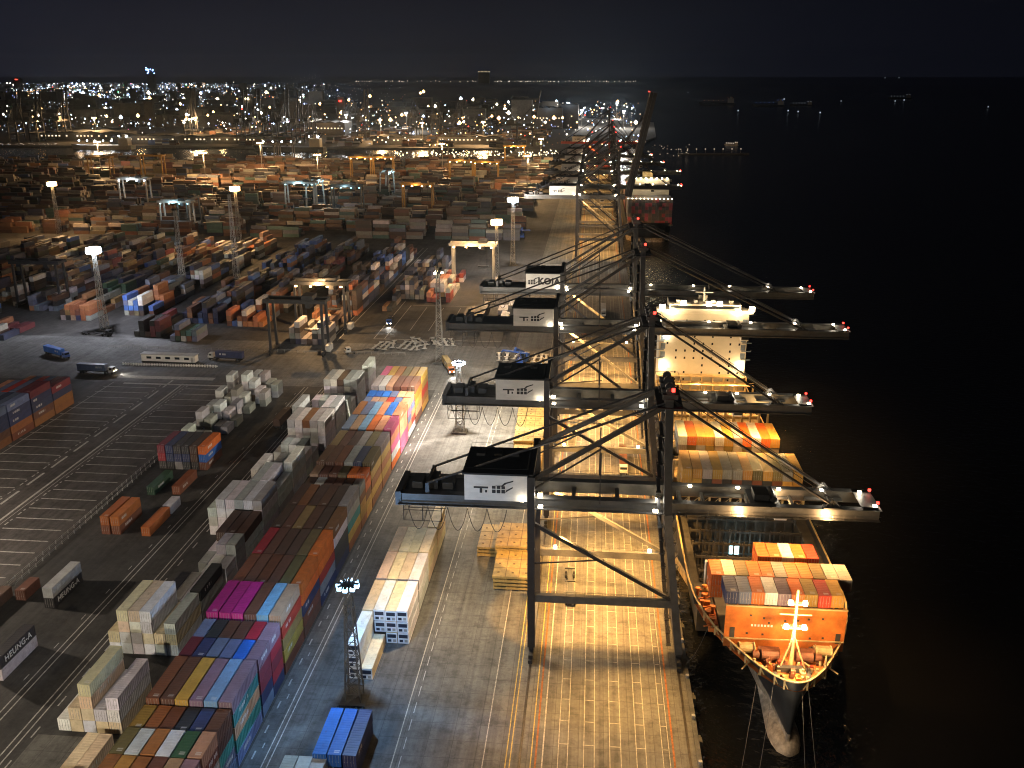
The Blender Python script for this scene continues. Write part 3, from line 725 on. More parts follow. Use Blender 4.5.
    for x in (2.6,9.8,17.6,24.6):
        lamp('apron_flood_and_fill', (x,1.5,zb-1.), 88000*gain, (1.,.51,.135), t, .35, 50, (x,6.,-1), .3)
    for x in ((7.,15.,23.) if detail > 1 and zg < 36 else ()): lamp('apron_flood_and_fill', (x,-9.,zb-2.), 64000*gain, (1.,.54,.145), t, .5, 84, (x,-30.,-1), .9)  # spill lamps without fixtures, added to stretch warm light towards the camera
    for x in (5.,14.,23.):
        lamp('apron_flood_and_fill', (x,6.,zb-1.), 140000*gain, (1.,.51,.135), t, .35, 66, (x,30.,-1), .5)
    return t
CRANES = [
 quay_crane(174.9,'grey quay crane closest to the bow, long boom just behind the orange bow containers'),
 quay_crane(235.6,'grey quay crane second from the bow, its boom over the golden container row'),
 quay_crane(290.,'tall quay crane whose long boom crosses the white bridge house of the ship', zg=40, tail=-35.5, tip=91, apex=64, beam_h=4.6, gain=1.3),
 quay_crane(344.,'tall quay crane with black letters KOJA on its white house', zg=40, tail=-31, tip=92, apex=64, koja=True, gain=1.),
 quay_crane(612.,'quay crane with its boom raised nearly upright against the night sky', zg=42, tail=-34, tip=96, apex=70, boom_up=78, hw=17, gain=.6, detail=1, bd=4.2),
 quay_crane(770.,'dark quay crane just past the raised boom, boom lowered over a far ship', zg=42, tail=-30, tip=80, apex=70, detail=1, hw=15, gain=.6),
 quay_crane(668.,'dark quay crane immediately past the one with the raised boom', zg=42, tail=-30, tip=72, apex=70, detail=1, hw=15, gain=.6),
 quay_crane(850.,'dark distant quay crane, third past the raised boom', zg=42, tail=-30, tip=72, apex=70, detail=1, hw=15, gain=.6),
 quay_crane(930.,'distant quay crane with a pale house, half hidden by the raised-boom crane', zg=42, tail=-30, tip=66, apex=72, detail=1, hw=15, gain=.6),
 quay_crane(1120.,'rusty red quay crane furthest along the berth', zg=42, tail=-30, tip=60, apex=78, detail=1, steel='red', hw=15, gain=1.),
]

# ------------------------------------------------------------------ the ship at the quay
CLX = 38.9
def hull_mesh(st, zs):
    """st: stations (y, half breadth at deck, half breadth at water, y at water); skin from keel line to bulwark"""
    mb = MB(); rows = []
    for y,bd,bw,yw in st:
        r = []
        for z,f in zs:
            b = bw+(bd-bw)*f**1.5; yy = yw+(y-yw)*f
            r.append((b,yy,z))
        rows.append(r)
    n = len(zs); V = []
    for r in rows: V += [(-b,y,z) for b,y,z in r]
    o = len(V)
    for r in rows: V += [(b,y,z) for b,y,z in r]
    Fc = []
    for i in range(len(rows)-1):
        for j in range(n-1):
            a,b_,c,d = i*n+j,i*n+j+1,(i+1)*n+j+1,(i+1)*n+j
            Fc.append((a,b_,c,d)); Fc.append((o+d,o+c,o+b_,o+a))
    for j in range(n-1):                                  # stem and stern
        Fc.append((j,o+j,o+j+1,j+1)); k = (len(rows)-1)*n+j; Fc.append((k+1,o+k+1,o+k,k))
    mb._add(V, Fc); return mb
def make_ship(name, label, loc, st, L, main=True):
    t = thing(name, label, 'ship', loc)
    zs = [(-6,0),(-3.5,.0),(0,.16),(4,.42),(8,.7),(10.5,.9),(12.3,1)]
    h = hull_mesh(st, zs).build('hull', M['hull'], t, True); h.data.materials.append(M['boot'])
    for p in h.data.polygons:
        if p.center.z < -1.6: p.material_index = 1
    dk = MB(); V = [(-s[1]+.12,s[0],10.4) for s in st]+[(s[1]-.12,s[0],10.4) for s in st]; n = len(st)
    dk._add(V, [(i,n+i,n+i+1,i+1) for i in range(n-1)])
    return t, dk
st = [(0,.35,.25,1.6),(.7,2.2,.4,2.6),(2.,3.7,.6,5),(4.5,5.8,.9,9),(8,8.,1.4,14),(12,10.2,2.2,19),(17,12.6,3.2,26),(22,14.2,4.4,33),(28,15.5,6.5,40),(36,16.1,9.5,48),(48,16.2,13,58),(64,16.2,15.8,70),(90,16.2,16.2,92),(170,16.2,16.2,172),(200,16.2,15,196),(214,14.8,10,206),(217,14.2,8,208)]
st = [(y,a,b,yw) for y,a,b,yw in st]
SHIP, dk = make_ship('container_ship', 'large black-hulled container ship moored bow-on with orange foredeck and white bridge house', (CLX,143.7,0), st, 217)
# forward deck orange, hold open behind it
n = len(st); fd = MB()
fd._add([(-s[1]+.15,s[0],10.4) for s in st[:9]]+[(s[1]-.15,s[0],10.4) for s in st[:9]], [(i,9+i,10+i,i+1) for i in range(8)])
fd.build('forecastle_deck', M['orange'], SHIP)
md = MB()
def slab(x0,x1,y0,y1,z): md.quad((x0,y0,z),(x1,y0,z),(x1,y1,z),(x0,y1,z))
slab(-15.4,15.4,28,37,10.41); slab(-16,-13.4,37,71,10.41); slab(13.4,16,37,71,10.41); slab(-16,16,71,214,10.41)
slab(-13.4,13.4,37,71,-2)
for x in (-13.4,13.4): md.quad((x,37,-2),(x,71,-2),(x,71,10.4),(x,37,10.4))
for y in (37,71): md.quad((-13.4,y,-2),(13.4,y,-2),(13.4,y,10.4),(-13.4,y,10.4))
md.build('main_deck', M['deck'], SHIP)
cg = MB()
for i in range(12):
    x = -13.2+26.4*i/11
    for y in (41,47.5,54,60.5,67): cg.bar((x,y,-2),(x,y,11.5),.35)
for y in (41,47.5,54,60.5,67): cg.bar((-13.2,y,10.9),(13.2,y,10.9),.5); cg.bar((-13.2,y,5),(13.2,y,5),.3)
cg.build('cell_guides', M['deck'], SHIP)
hl = MB()
for x in (-2.5,3.5): hl.box(x-1.1,x+1.1,59.4,59.7,5.4,8); hl.box(x-1.,x+1.,57.4,57.7,1.,2.4)
for x in (-4,-3): hl.box(x-.3,x+.3,46.8,47,9,9.8)
hl.build('hold_lamp', M['lampcy'], SHIP)
bw_ = MB()
bpts = [(-s[1],s[0]) for s in st[::-1]]+[(s[1],s[0]) for s in st]
for (x0,y0),(x1,y1) in zip(bpts,bpts[1:]):
    if math.hypot(x1-x0,y1-y0) > .05: bw_.bar((x0,y0,12.35),(x1,y1,12.35),.35,.18)
bw_.build('bulwark_cap', M['cream'], SHIP)
for i,(y,a,b,yw) in enumerate(st[1:8]):
    for s in (-1,1): MB().bar((s*(a-.15),y,10.4),(s*(a-.15),y,12.2),.3).bar((s*(a-.9),y,10.42),(s*(a-.1),y,11.9),.2).build('bulwark_stay', M['cream'], SHIP)
bb = MB(); V = []; Fb = []
for i in range(13):
    f = i/12; y = -1.2+f*24; r = 3.2*math.sqrt(max(.0,1-(1-min(1,f*3.2))**2))*(1-.35*max(0,f-.3))+.02
    for k in range(14):
        a = 2*math.pi*k/14; V.append((r*math.cos(a),y,-4.3+f*.3+r*1.05*math.sin(a)))
for i in range(12):
    for k in range(14): Fb.append((i*14+k,i*14+(k+1)%14,(i+1)*14+(k+1)%14,(i+1)*14+k))
bb._add(V,Fb); bb.build('bulbous_bow', M['boot'], SHIP, True)
br = MB(); br.box(-11.3,11.4,13.3,13.7,10.4,19.5)
for x in range(-11,12,2): br.box(x-.1,x+.1,13.7,14.4,10.4,19.4)
wb = br.build('breakwater', M['orange'], SHIP)
pt = MB()
for x,z in ((-9.8,13.6),(10.2,13.2)): pt.box(x-.45,x+.45,13.22,13.3,z-1.1,z+1.1)
for x,z in ((-6.5,17.5),(-4,17),(-3,16),(0,16.6),(4.4,17.2),(7,17.4),(-7,13.5),(-4,13.4),(5,13),(7.4,13.2),(2.4,16.8)): pt.box(x-.2,x+.2,13.23,13.3,z-.2,z+.2)
pt.build('door', M['deck'], wb)
le = MB()
for i in range(7): le.box(-2.6-.62*i,-2.25-.62*i,13.24,13.3,15.1,15.55)
for i in range(4): le.box(2.2+.62*i,2.55+.62*i,13.24,13.3,15.0,15.45)
le.build('lettering', M['text'], wb)
pl = MB(); pl.bar((-11.4,13.1,12.4),(11.4,13.1,12.6),.25,.2); pl.bar((-11.4,13.1,19.6),(11.4,13.1,19.6),.3,.25)
pl.build('rail', M['cream'], wb)
fmst = MB(); fmst.taper((.5,7.6,10.4),(.5,8.2,26.5),.42,.22,10)
fmst.bar((-2,6.2,10.4),(.4,7.7,17),.22).bar((3,6.2,10.4),(.6,7.7,17),.22).bar((.5,10.8,10.4),(.5,8.,18),.22)
fmst.box(-1.8,2.8,7.5,8.7,18.6,18.8); fmst.box(-1.2,2.2,7.6,8.6,23.6,23.8); fmst.bar((-2.4,8,21.4),(3.4,8,21.4),.18)
FM = fmst.build('foremast', M['cream'], SHIP)
ml = MB()
for x,y,z in ((-1.1,7.3,19.2),(2.1,7.3,19.2),(-.8,7.3,24.3),(1.8,7.3,24.3)): ml.box(x-.35,x+.35,y-.35,y+.35,z-.35,z+.35)
ml.build('mast_lamp', M['lampc'], FM)
for s in (-1,1):                                              # windlasses, winches and bollards
    wl = MB(); wl.taper((s*3.2-1.6,9.2,11.6),(s*3.2+1.6,9.2,11.6),1.,1.,14); wl.taper((s*3.2+s*2,9.2,11.6),(s*3.2+s*3.2,9.2,11.6),.7,.7,12)
    wl.box(s*3.2-1.9,s*3.2+2.1,9.9,11.2,10.4,12.2); wl.box(s*3.2-1.2,s*3.2-.6,4.5,9,10.42,10.9)
    wl.build('windlass', M['gear'], SHIP)
    w2 = MB(); w2.taper((s*7.2-1.3,11.2,11.5),(s*7.2+1.3,11.2,11.5),.85,.85,12); w2.box(s*7.2-1.6,s*7.2+1.6,11.9,12.6,10.4,12)
    w2.taper((s*7.2-1.5,11.2,11.5),(s*7.2-1.3,11.2,11.5),1.3,1.3,12).taper((s*7.2+1.3,11.2,11.5),(s*7.2+1.5,11.2,11.5),1.3,1.3,12)
    w2.build('mooring_winch', M['cream'], SHIP)
    for x,y in ((2.2,3.4),(4.5,6.),(6.6,8.3),(10.6,14.5),(12.3,18.5)):
        MB().taper((s*x-.5,y,10.4),(s*x-.5,y,11.3),.28,.28,8).taper((s*x+.5,y,10.4),(s*x+.5,y,11.3),.28,.28,8).build('bollard', M['cream'], SHIP)
rg = random.Random(31)
for k in range(46):
    y = rg.uniform(3.5,12.6); b_ = [a for (yy,a,_,_) in st if yy <= y][-1]-1.2; x = rg.uniform(-b_,b_)
    if abs(x-.5) < 1.2 and y > 6: continue
    q = MB(); w_,d_,h_ = rg.uniform(.2,.6),rg.uniform(.2,.7),rg.uniform(.3,1.3); q.box(x-w_,x+w_,y-d_,y+d_,10.42,10.4+h_)
    if k % 3 == 0: q.taper((x,y,10.4+h_),(x,y,10.9+h_),.3,.22,8)
    q.build('deck_fitting', M[rg.choice(['gear','deck','cream','orange','red'])], SHIP)
for s in (-1,1):
    MB().bar((s*8.8,5.9,10.5),(s*4.4,12.,10.6),.22,.2).build('deck_rope', M['cream'], SHIP); MB().bar((s*6.2,4.3,10.5),(s*2.4,9.,11.2),.2,.2).build('deck_rope', M['cream'], SHIP)
ah = MB(); ah.bar((-3.2,4.5,11),(-2.4,1.6,10.6),.7); ah.bar((3.2,4.5,11),(2.4,1.6,10.6),.7); ah.box(-2.4,2.4,5.6,6.6,10.4,11.4)
ah.build('anchor_chain_stopper', M['deck'], SHIP)
MB().tube((6.2,4.6,10.4),(6.0,4.9,15.2),.16,8).build('jackstaff', M['cream'], SHIP)
vp = MB()
for x,y in ((-12.6,20),(-13.2,22.5),(-12,24.5),(-14.,26.5),(-13.2,29),(-14.4,31.5),(-12.8,32.6),(12.8,20.5),(13.4,23.5),(14.2,27),(13.,30)):
    vp.taper((x,y,10.4),(x,y,11.9),.32,.3,8).taper((x,y,11.9),(x,y,12.3),.55,.5,8)
vp.build('vent', M['orange'], SHIP)
tk = MB(); tk.taper((-13.3,33.,11.2),(-10.8,33.,11.2),.8,.8,12); tk.build('deck_tank', M['cream'], SHIP)
pf = MB()
for k in range(5): pf.bar((-14.4,19+k*3.4,10.9),(-11.6,20+k*3.4,10.9),.25); pf.box(-13.6,-12.2,17.8+k*3.2,18.6+k*3.2,10.42,11.2+.2*(k%2))
pf.build('deck_fittings', M['orange'], SHIP)
# container benches, coaming and lashing bridges
cm = MB()
cm.box(-12.6,14.4,35.6,36.6,10.45,16.2); cm.build('hatch_coaming', M['house'], SHIP)
hh = MB()
for i in range(9): hh.taper((-11+i*2.9,35.52,14.9),(-11+i*2.9,35.6,14.9),.42,.42,10); hh.box(-12.4+i*2.9,-11.9+i*2.9,35.4,35.6,10.5,16.2); hh.box(-11.6+i*2.9,-10.3+i*2.9,35.53,35.6,11,13.2)
hh.build('coaming_openings', M['deck'], SHIP)
bn = MB(); bn.box(-11.3,11.4,13.8,34.4,10.42,11.6)
bn.build('hatch_cover', M['deck'], SHIP)
def lash(y, z1, hwid=15.4):
    b = MB()
    for i in range(13):
        x = -hwid+2*hwid*i/12; b.box(x-.22,x+.22,y,y+.9,10.45,z1)
    for z in (12.8,15.4,z1-.1): b.box(-hwid,hwid,y-.1,y+1.,z,z+.22)
    for i in range(12):
        x = -hwid+2*hwid*i/12; b.bar((x,y,12.9),(x+2*hwid/12,y,15.4),.1)
    b.path([(-hwid,y,z1+1.1),(hwid,y,z1+1.1)],.05,4)
    return b.build('lashing_bridge', M['cream'], SHIP)
for y,z in ((70,16.5),(86.6,18),(108.2,17),(122,20),(136.5,18),(150,18.4)): lash(y,z)
hc = MB()
for y0 in (87.9,109.4,123.2,137.8,151.4):
    for i in range(4): hc.box(-15+i*7.6,-15+i*7.6+7.3,y0,y0+12.4,10.45,12.2)
hc.build('hatch_cover', M['cream'], SHIP)
# bridge house
sy0, zt = 165.2, 39.
sh = MB(); sh.box(-14.9,14.7,sy0,sy0+11,10.42,39.); sh.box(-12.,12.,sy0+1,sy0+11,39,42); sh.box(-16.4,16.2,sy0+.2,sy0+4.6,39.02,40.1)
for x in (-9,-3,3,9): sh.box(x-.6,x+.6,sy0+3,sy0+5,42,43)
SUP = sh.build('bridge_house', M['white'], SHIP)
bwn = Boxes(); bwn.box(-11.6,11.6,sy0+.96,sy0+1.,40.4,41.5)
rw = random.Random(9)
for z in (15,17.6,20.2,22.8,25.4,28,30.6,33.2,36):
    for i in range(9):
        if rw.random() < .5: bwn.box(-12.4+i*3.05,-12.4+i*3.05+.6,sy0-.03,sy0,z,z+.8)
many('window', M['glass'], SUP, bwn)
bal = Boxes()
for s in (-1,1):
    for z in (23,26,29,32,35): bal.box(s*14.8-1.7,s*14.8+1.5,sy0-.6,sy0-.02,z,z+.15); bal.box(s*13.6-.8,s*13.6+.8,sy0-.06,sy0-.01,z+.3,z+2.3)
many('balcony', M['boatdeck'], SUP, bal)
dkk = MB()
for z in (14.6,17.2,): dkk.box(-15.4,15.2,sy0-2.6,sy0-.05,z,z+.2); dkk.path([(-15.4,sy0-2.5,z+1.2),(15.2,sy0-2.5,z+1.2)],.05,4)
for i in range(9): dkk.box(-15+i*3.75,-14.7+i*3.75,sy0-2.6,sy0-.1,10.5,17.2)
dkk.build('gallery', M['cream'], SUP)
rm = MB(); rm.taper((0,sy0+6,42),(0,sy0+6,47),.5,.25,8); rm.box(-3,3,sy0+5.6,sy0+6.2,45,45.3); rm.box(-1.5,1.5,sy0+8,sy0+10,42.02,43.5)
rm.build('radar_mast', M['white'], SUP)
MB().box(-4,4,sy0+13,sy0+20,10.5,33).box(-3,3,sy0+14,sy0+19,33,36).build('funnel', M['cream'], SHIP)
wl = Boxes()
for x,y,z in ((-14.6,-.4,41.2),(-11,-.5,39.6),(-7.5,-.2,42.6),(1,-.2,42.6),(4.6,-.2,42.6),(11,-.5,39.7),(15.4,-.5,41.),(-13.2,-.7,20.2),(13.,-.7,20.4),(-12.6,-.7,31)): wl.box(x-.9,x+.9,sy0+y-.5,sy0+y,z-.7,z+.8)
many('deck_lamp', M['lampc'], SUP, wl)
for x,z,p in ((-11,41,3000),(11,41,3000),(4,43.4,3000),(-13.2,20.2,1500),(13.,20.4,1500)): lamp('deck_floodlight', (x,sy0-3.,z), p, (1,.68,.33), SHIP, .4)
lamp('house_floodlight', (-3,sy0-14,19.5), 3200, (1,.62,.26), SHIP, .5); lamp('hatch_fill_light', (-4,sy0-40,26), 8000, (1,.58,.2), SHIP, .5); lamp('hatch_fill_light', (8,sy0-75,30), 8000, (1,.58,.2), SHIP, .5); lamp('house_floodlight', (9,sy0-14,19.5), 3200, (1,.62,.26), SHIP, .5)
for x,y,z,p in ((-1.1,6.2,19.2,6500),(2.1,6.2,19.2,6500),(-.8,6.2,24.3,4500),(1.8,6.2,24.3,4500),(.5,2.8,13.4,3000)): lamp('foredeck_floodlight', (x,y,z), p*.85, (1,.6,.25), SHIP, .25)
for y,x in ((25,-8),(25,9),(33,0)): lamp('hatch_fill_light', (x,y,33), 5500, (1,.58,.24), SHIP, .4)
lamp('bulb_fill_light', (-2.5,-3.5,9.5), 900, (1,.75,.45), SHIP, .2); lamp('hatch_fill_light', (-6,50,24), 3600, (1,.6,.24), SHIP, .4); lamp('hatch_fill_light', (8,60,24), 3600, (1,.6,.24), SHIP, .4); lamp('hold_light', (.5,56,8), 350, (.5,.9,1), SHIP, .3); lamp('side_light', (-13.6,32,14.2), 300, (1,.6,.3), SHIP, .2)  # bow and hatch lamps added, no fixtures, to light bulb and hold gap
tg = [((-3.6,2.),(22,98),'bow line dropping steeply to the quay'),((-6,4.6),(22,108),'bow line just behind the steepest one'),((-13.4,19),(22,163.6),'white line running straight across to the quay'),((1.,.2),(33,96),'line running down past the bulb into dark water'),((2.2,.6),(36,96),'second line hanging past the bulb')]
for (x,y),(qx,qy),ph in tg:
    a = Vector((CLX+x,143.7+y,11.2)); b = Vector((qx-.5 if qx < 23 else qx,qy,.9 if qx < 23 else -3.2)); pts = []
    for i in range(9):
        f = i/8; p = a.lerp(b,f); p.z -= 1.4*math.sin(math.pi*f) if qx < 23 else 0; pts.append(p)
    tag(MB().path(pts,.04,4).build('mooring_line', M['rope']), 'thin mooring rope from the bow, %s' % ph, 'rope', 'mooring lines of the near ship')

# second ship far along the berth
st2 = [(y,a,b,yw) for y,a,b,yw in [(0,14,9,8),(4,15.5,11,10),(16,17,16,18),(60,17,17,60),(200,17,17,200),(240,16,12,236),(262,8,3,256),(270,.4,.3,262)]]
SHIP2, _ = make_ship('container_ship', 'distant container ship with a dark stern stack under the raised crane boom', (42,690,0), st2, 270, False)
MB().box(-17,17,1,260,10.3,10.6).build('main_deck', M['deck'], SHIP2)
sb = MB(); sb.box(-16,16,40,52,10.6,40); sb.box(-18,18,42,46,38,39.4); sb.build('bridge_house', M['white'], SHIP2)
MB().box(-4,4,54,60,10.6,44).build('funnel', M['cream'], SHIP2)
for r,y0 in enumerate((4,17,66,80,94,108,122,136)):
    for c in range(13):
        hh = 7 if r < 2 else random.randint(3,6)
        nm = random.choice(['charcoal','navy','dark brown','charcoal','rust brown'] if r < 2 else PAL)
        rest.cur = tint(nm)
        for q in range(hh if r == 0 else 1):
            rest.cur = tint(nm if r else random.choice(['charcoal','dark brown','charcoal','maroon'])); z = 10.7+2.6*(q if r == 0 else hh-1)
            rest.box(42-16.2+c*2.5,42-16.2+c*2.5+2.44,690+y0,690+y0+12.2,z,z+2.58)
            if r: rest.box(42-16.2+c*2.5,42-16.2+c*2.5+2.44,690+y0,690+y0+12.2,10.7,z-.02)
dl = MB()
for i in range(8): dl.box(-14+i*4-.5,-14+i*4+.5,38.5,39.3,40,40.8)
for i in range(12): dl.box(-16.2+i*2.9-.4,-16.2+i*2.9+.1,2.6,3.1,29.3,29.7)
dl.build('deck_lamp', M['lampc'], SHIP2)
lamp('deck_floodlight', (0,34,44), 9000, (1,.8,.5), SHIP2, .6); lamp('deck_floodlight', (-19,20,30), 3000, (1,.8,.5), SHIP2, .6)

# ------------------------------------------------------------------ hatch covers stacked on the apron
hcm = MB(); hcm.box(-4.7,4.7,0,12.6,0,.55)
for x in (-4.6,-1.6,1.4,4.3): hcm.box(x,x+.3,.2,12.4,-.35,0)
HCM = hcm.mesh('hatch_cover', M['tan'])
hcs = MB()
for y in (4.1,8.3): hcs.box(-4.71,4.71,y,y+.16,.552,.575)
for x in (-1.7,1.5): hcs.box(x,x+.14,0,12.6,.553,.58)
for x in (-3.4,0,3.2):
    for y in (2,6.2,10.4): hcs.box(x-.25,x+.25,y-.25,y+.25,.553,.62)
HCS = hcs.mesh('seam', M['brownline'])
for (x,y,n,ph) in ((-16.6,190.4,4,'of the stack beside the landward crane leg'),(-17.4,203.6,5,'of the stack just behind the first one'),(-22.2,206.,3,'of the low narrow stack on the road side'),
                   (-18.6,262,3,'of the closest stack under the second crane'),(-19,275.2,4,'of the second stack under the second crane'),(-19.4,288.4,3,'of the third stack under the second crane'),(-19.8,301.4,3,'of the last stack under the second crane')):
    for k in range(n):
        o = link('hatch_cover', HCM, None, (x+random.uniform(-.15,.15),y+random.uniform(-.2,.2),.36+k*.98)); o.rotation_euler.z = R(random.uniform(-.6,.6))
        if k == n-1: link('seam', HCS, o)
        tag(o, 'tan steel hatch cover, %s %s' % ('topmost' if k == n-1 else 'level '+CARD[k+1], ph), 'hatch cover', 'hatch covers stacked on the apron')

# ------------------------------------------------------------------ light masts
def light_mast(loc, h, label, head='lampw', lat=True, base=1.5, n_l=8, rz=0, hr=1.):
    t = thing('light_mast', label, 'light mast', (loc[0],loc[1],0), rz, 'light masts of the terminal')
    m = MB(); tp = .55
    if lat:
        nb = int(h/2.2); W = lambda z: base+(tp-base)*z/h
        for sx in (-1,1):
            for sy in (-1,1): m.bar((sx*base/1.,sy*base,0),(sx*tp,sy*tp,h),.22)
        for i in range(nb):
            z0, z1 = h*i/nb, h*(i+1)/nb; a, b = W(z0), W(z1)
            for (p,q) in (((-1,-1),(1,-1)),((1,-1),(1,1)),((1,1),(-1,1)),((-1,1),(-1,-1))):
                if i % 2: p, q = q, p
                m.bar((p[0]*a,p[1]*a,z0),(q[0]*b,q[1]*b,z1),.11); m.bar((p[0]*b,p[1]*b,z1),(q[0]*b,q[1]*b,z1),.11)
    else: m.taper((0,0,0),(0,0,h),.45,.2,8)
    m.build('mast', M['mastd'] if head == 'lampsky' else M['mast'], t)
    MB().box(-base-1,base+1,-base-1,base+1,0,.6).build('footing', M['quaywall'], t)
    hd = MB(); hd.taper((0,0,h),(0,0,h+.25),1.7,1.7,12)
    for k in range(12):
        a = 2*math.pi*k/12; hd.tube((1.7*math.cos(a),1.7*math.sin(a),h+.2),(1.7*math.cos(a),1.7*math.sin(a),h+1.2),.04,4)
    for k in range(n_l):
        a = 2*math.pi*k/n_l; hd.bar((1.2*math.cos(a),1.2*math.sin(a),h+.5),(2.1*math.cos(a),2.1*math.sin(a),h+.35),.5)
    hp = hd.build('head_platform', M['dark'], t)
    if head:
        lm = Boxes()
        for k in range(n_l):
            a = 2*math.pi*k/n_l; x, y = 1.75*hr*math.cos(a), 1.75*hr*math.sin(a)
            lm.box(x-.4*hr,x+.4*hr,y-.4*hr,y+.4*hr,h-.2-1.6*(hr-1),h+.5+2.6*(hr-1))  # hr swells the lamp boxes to imitate their glow
        many('floodlight', M[head], hp, lm) if lat else [MB().box(*q).build('floodlight', M[head], hp) for q in [(-2,2,-2,2,h-.3,h+.6)]]
    return t
def lit_mast(loc, h, label, power, color, head, **k):
    t = light_mast(loc, h, label, head, **k); 
    hr = k.get('hr', 1.)
    for q in range(3):
        a = math.radians(-90+120*q+(18 if loc[0] > -60 else 0)); x, y = 2.*hr*math.cos(a), 2.*hr*math.sin(a)
        lamp('mast_floodlight', (x,y,h-.3), power*.95, color, t, .6, 128, (x+math.cos(a)*10,y+math.sin(a)*10,h-.3-4.9), .2)
    return t
lit_mast((-43.8,147.8),25.4,'lattice light mast with bluish lamps beside the blue containers',32000,(.3,.58,1.),'lampsky')
lit_mast((-43.4,291),24.6,'short lattice mast with white lamps behind the tail of the second crane',170000,(1,.9,.74),'lampw')
lit_mast((-63.3,370.7),38.5,'tall lattice mast past the end of the colourful block',60000,(1,.9,.75),'lampc',n_l=3)  # bare mast; lamps added to light the far container rows
lit_mast((-231.8,408.1),38,'lattice mast with dazzling blue-white lamps by the cross road',400000,(.84,.87,1.),'lampw',n_l=12,hr=1.45)
lit_mast((-400.7,661.7),39,'mast with orange lamps standing alone in the town side yard',520000,SODIUM,'lampo',n_l=12,hr=1.45)
lit_mast((-237.7,602.4),44,'mast with orange lamps behind a bare lattice tower',520000,SODIUM,'lampo',n_l=12,hr=1.45)
light_mast((-212.8,529.5),50,'tall bare lattice tower just before an orange lamp mast',None)
light_mast((-230.8,495.2),45,'tall bare lattice tower between the yard cranes and the blue-white mast',None)
lit_mast((-50.5,583.9),41,'tall mast with white lamps beside the quay apron',240000,(1,.9,.78),'lampw',n_l=12,hr=1.45)
lit_mast((-53.3,510.7),38,'mast with orange lamps just before the tall white one',300000,SODIUM,'lampo',n_l=12,hr=1.45)
def Gh(px, py, h): return G(px, py, h)
far_m = [(94,118,'lampo',1),(97,142,'lampo',1),(195,118,'lampo',1.2),(203,153,'lampo',1.2),(260,143,'lampo',.8),(317,155,'lampo',1),(380,120,'lampo',.8),(406,113,'lampw',.8),(422,123,'lampo',.8),(442,144,'lampo',.5),
         (483,122,'lampo',.8),(528,156,'lampo',.8),(541,139,'lampo',.8),(568,103,'lampw',.6),(582,110,'lampw',.6),(617,103,'lampw',.6),(624,111,'lampw',.6),(346,115,'lampw',.6),(300,100,'lampc',.5)]
for i,(px,py,hd,pw) in enumerate(far_m):
    x, y = Gh(px,py,38); s = {'lampo':'orange','lampw':'white','lampc':'pale yellow'}[hd]
    t = light_mast((x,y),38,'far %s-lit pole, %s counting from the town side' % (s,ORD[i+1]),hd,lat=False,n_l=8)
    t['group'] = 'far light poles'
    sc = max(1,y/900); 
    for ch in t.children:
        if ch.name.startswith('head'): ch.scale = (1.5,1.5,1)
    lamp('mast_floodlight', (0,0,34), 330000*pw*max(.6,(y/1000)), SODIUM if hd=='lampo' else WHITE, t, 1.5)
for x,y,z,p,c in ((-122,62,40,270000,(1,.84,.6)),(-188,182,34,300000,(1,.84,.66)),(-70,40,52,280000,(1,.95,.86)),(10,70,40,30000,(1,.75,.42))):  # masts out of frame; the colourful-block one is added fill for the pale stacks
    t = light_mast((x,y),z,'lamp mast standing %s' % {62:'behind the pale block end',182:'beside the parking lot',40:'unseen behind the colourful block end, added to light the pale stacks',70:'on the quay behind the lane ends'}[y],'lampo')
    lamp('mast_floodlight', (0,0,z-2.6), p, c, t, 1.2)

# ------------------------------------------------------------------ yard gantry cranes
def gantry_mesh(mats, span=23.5, h=23., lampc=None):
    legs = [('leg',MB().bar((x,y,2.3),(x,y*.8,h),1.,1.1).mesh('leg',M[mats])) for x in (0,span) for y in (-4.2,4.2)]
    legs += [('sill_beam',MB().bar((x,-6,1.8),(x,6,1.8),1.,1.1).mesh('sill_beam',M[mats])) for x in (0,span)]
    b = MB()
    for y in (-3.4,3.4): b.box(-2.,span+2,y-.6,y+.6,h,h+1.7)
    for x in (-1.8,span+1.2): b.box(x,x+.6,-3.4,3.4,h+.2,h+1.4)
    beam = b.mesh('bridge_beam', M[mats])
    c = MB(); c.box(15,20,-3.6,3.6,h+1.7,h+3.4); c.box(16,18.2,-2,2,h-2.4,h)
    for x,y in ((15.5,-1),(19.5,-1),(15.5,1),(19.5,1)): c.tube((x,y,h),(x,y,11),.06,4)
    c.box(14.5,20.5,-1.2,1.2,10.6,11.1)
    tro = c.mesh('trolley', M['dark'])
    d = MB()
    for x in (0,span):
        for y in (-5.4,-3.4,3.4,5.4): d.taper((x-.35,y,.75),(x+.35,y,.75),.75,.75,12)
    wh = d.mesh('wheel_set', M['tyre'])
    e = MB(); e.box(span+.4,span+2.4,-2.6,2.6,1.6,4.2); eng = e.mesh('engine_box', M['rwhite'])
    return legs+[('bridge_beam',beam),('trolley',tro),('wheel_set',wh),('engine_box',eng)]
GM = {k:gantry_mesh(k) for k in ('dark','rwhite','yellow','blue','steel')}
gl = MB()
for x in (1,8,16,22.5): gl.box(x-.5,x+.5,-4.4,-4,22.2,22.7)
GL_ = {k:None for k in ('lampw','lampo','lampcy')}
for k in GL_: GL_[k] = gl.mesh('floodlight', M[k])
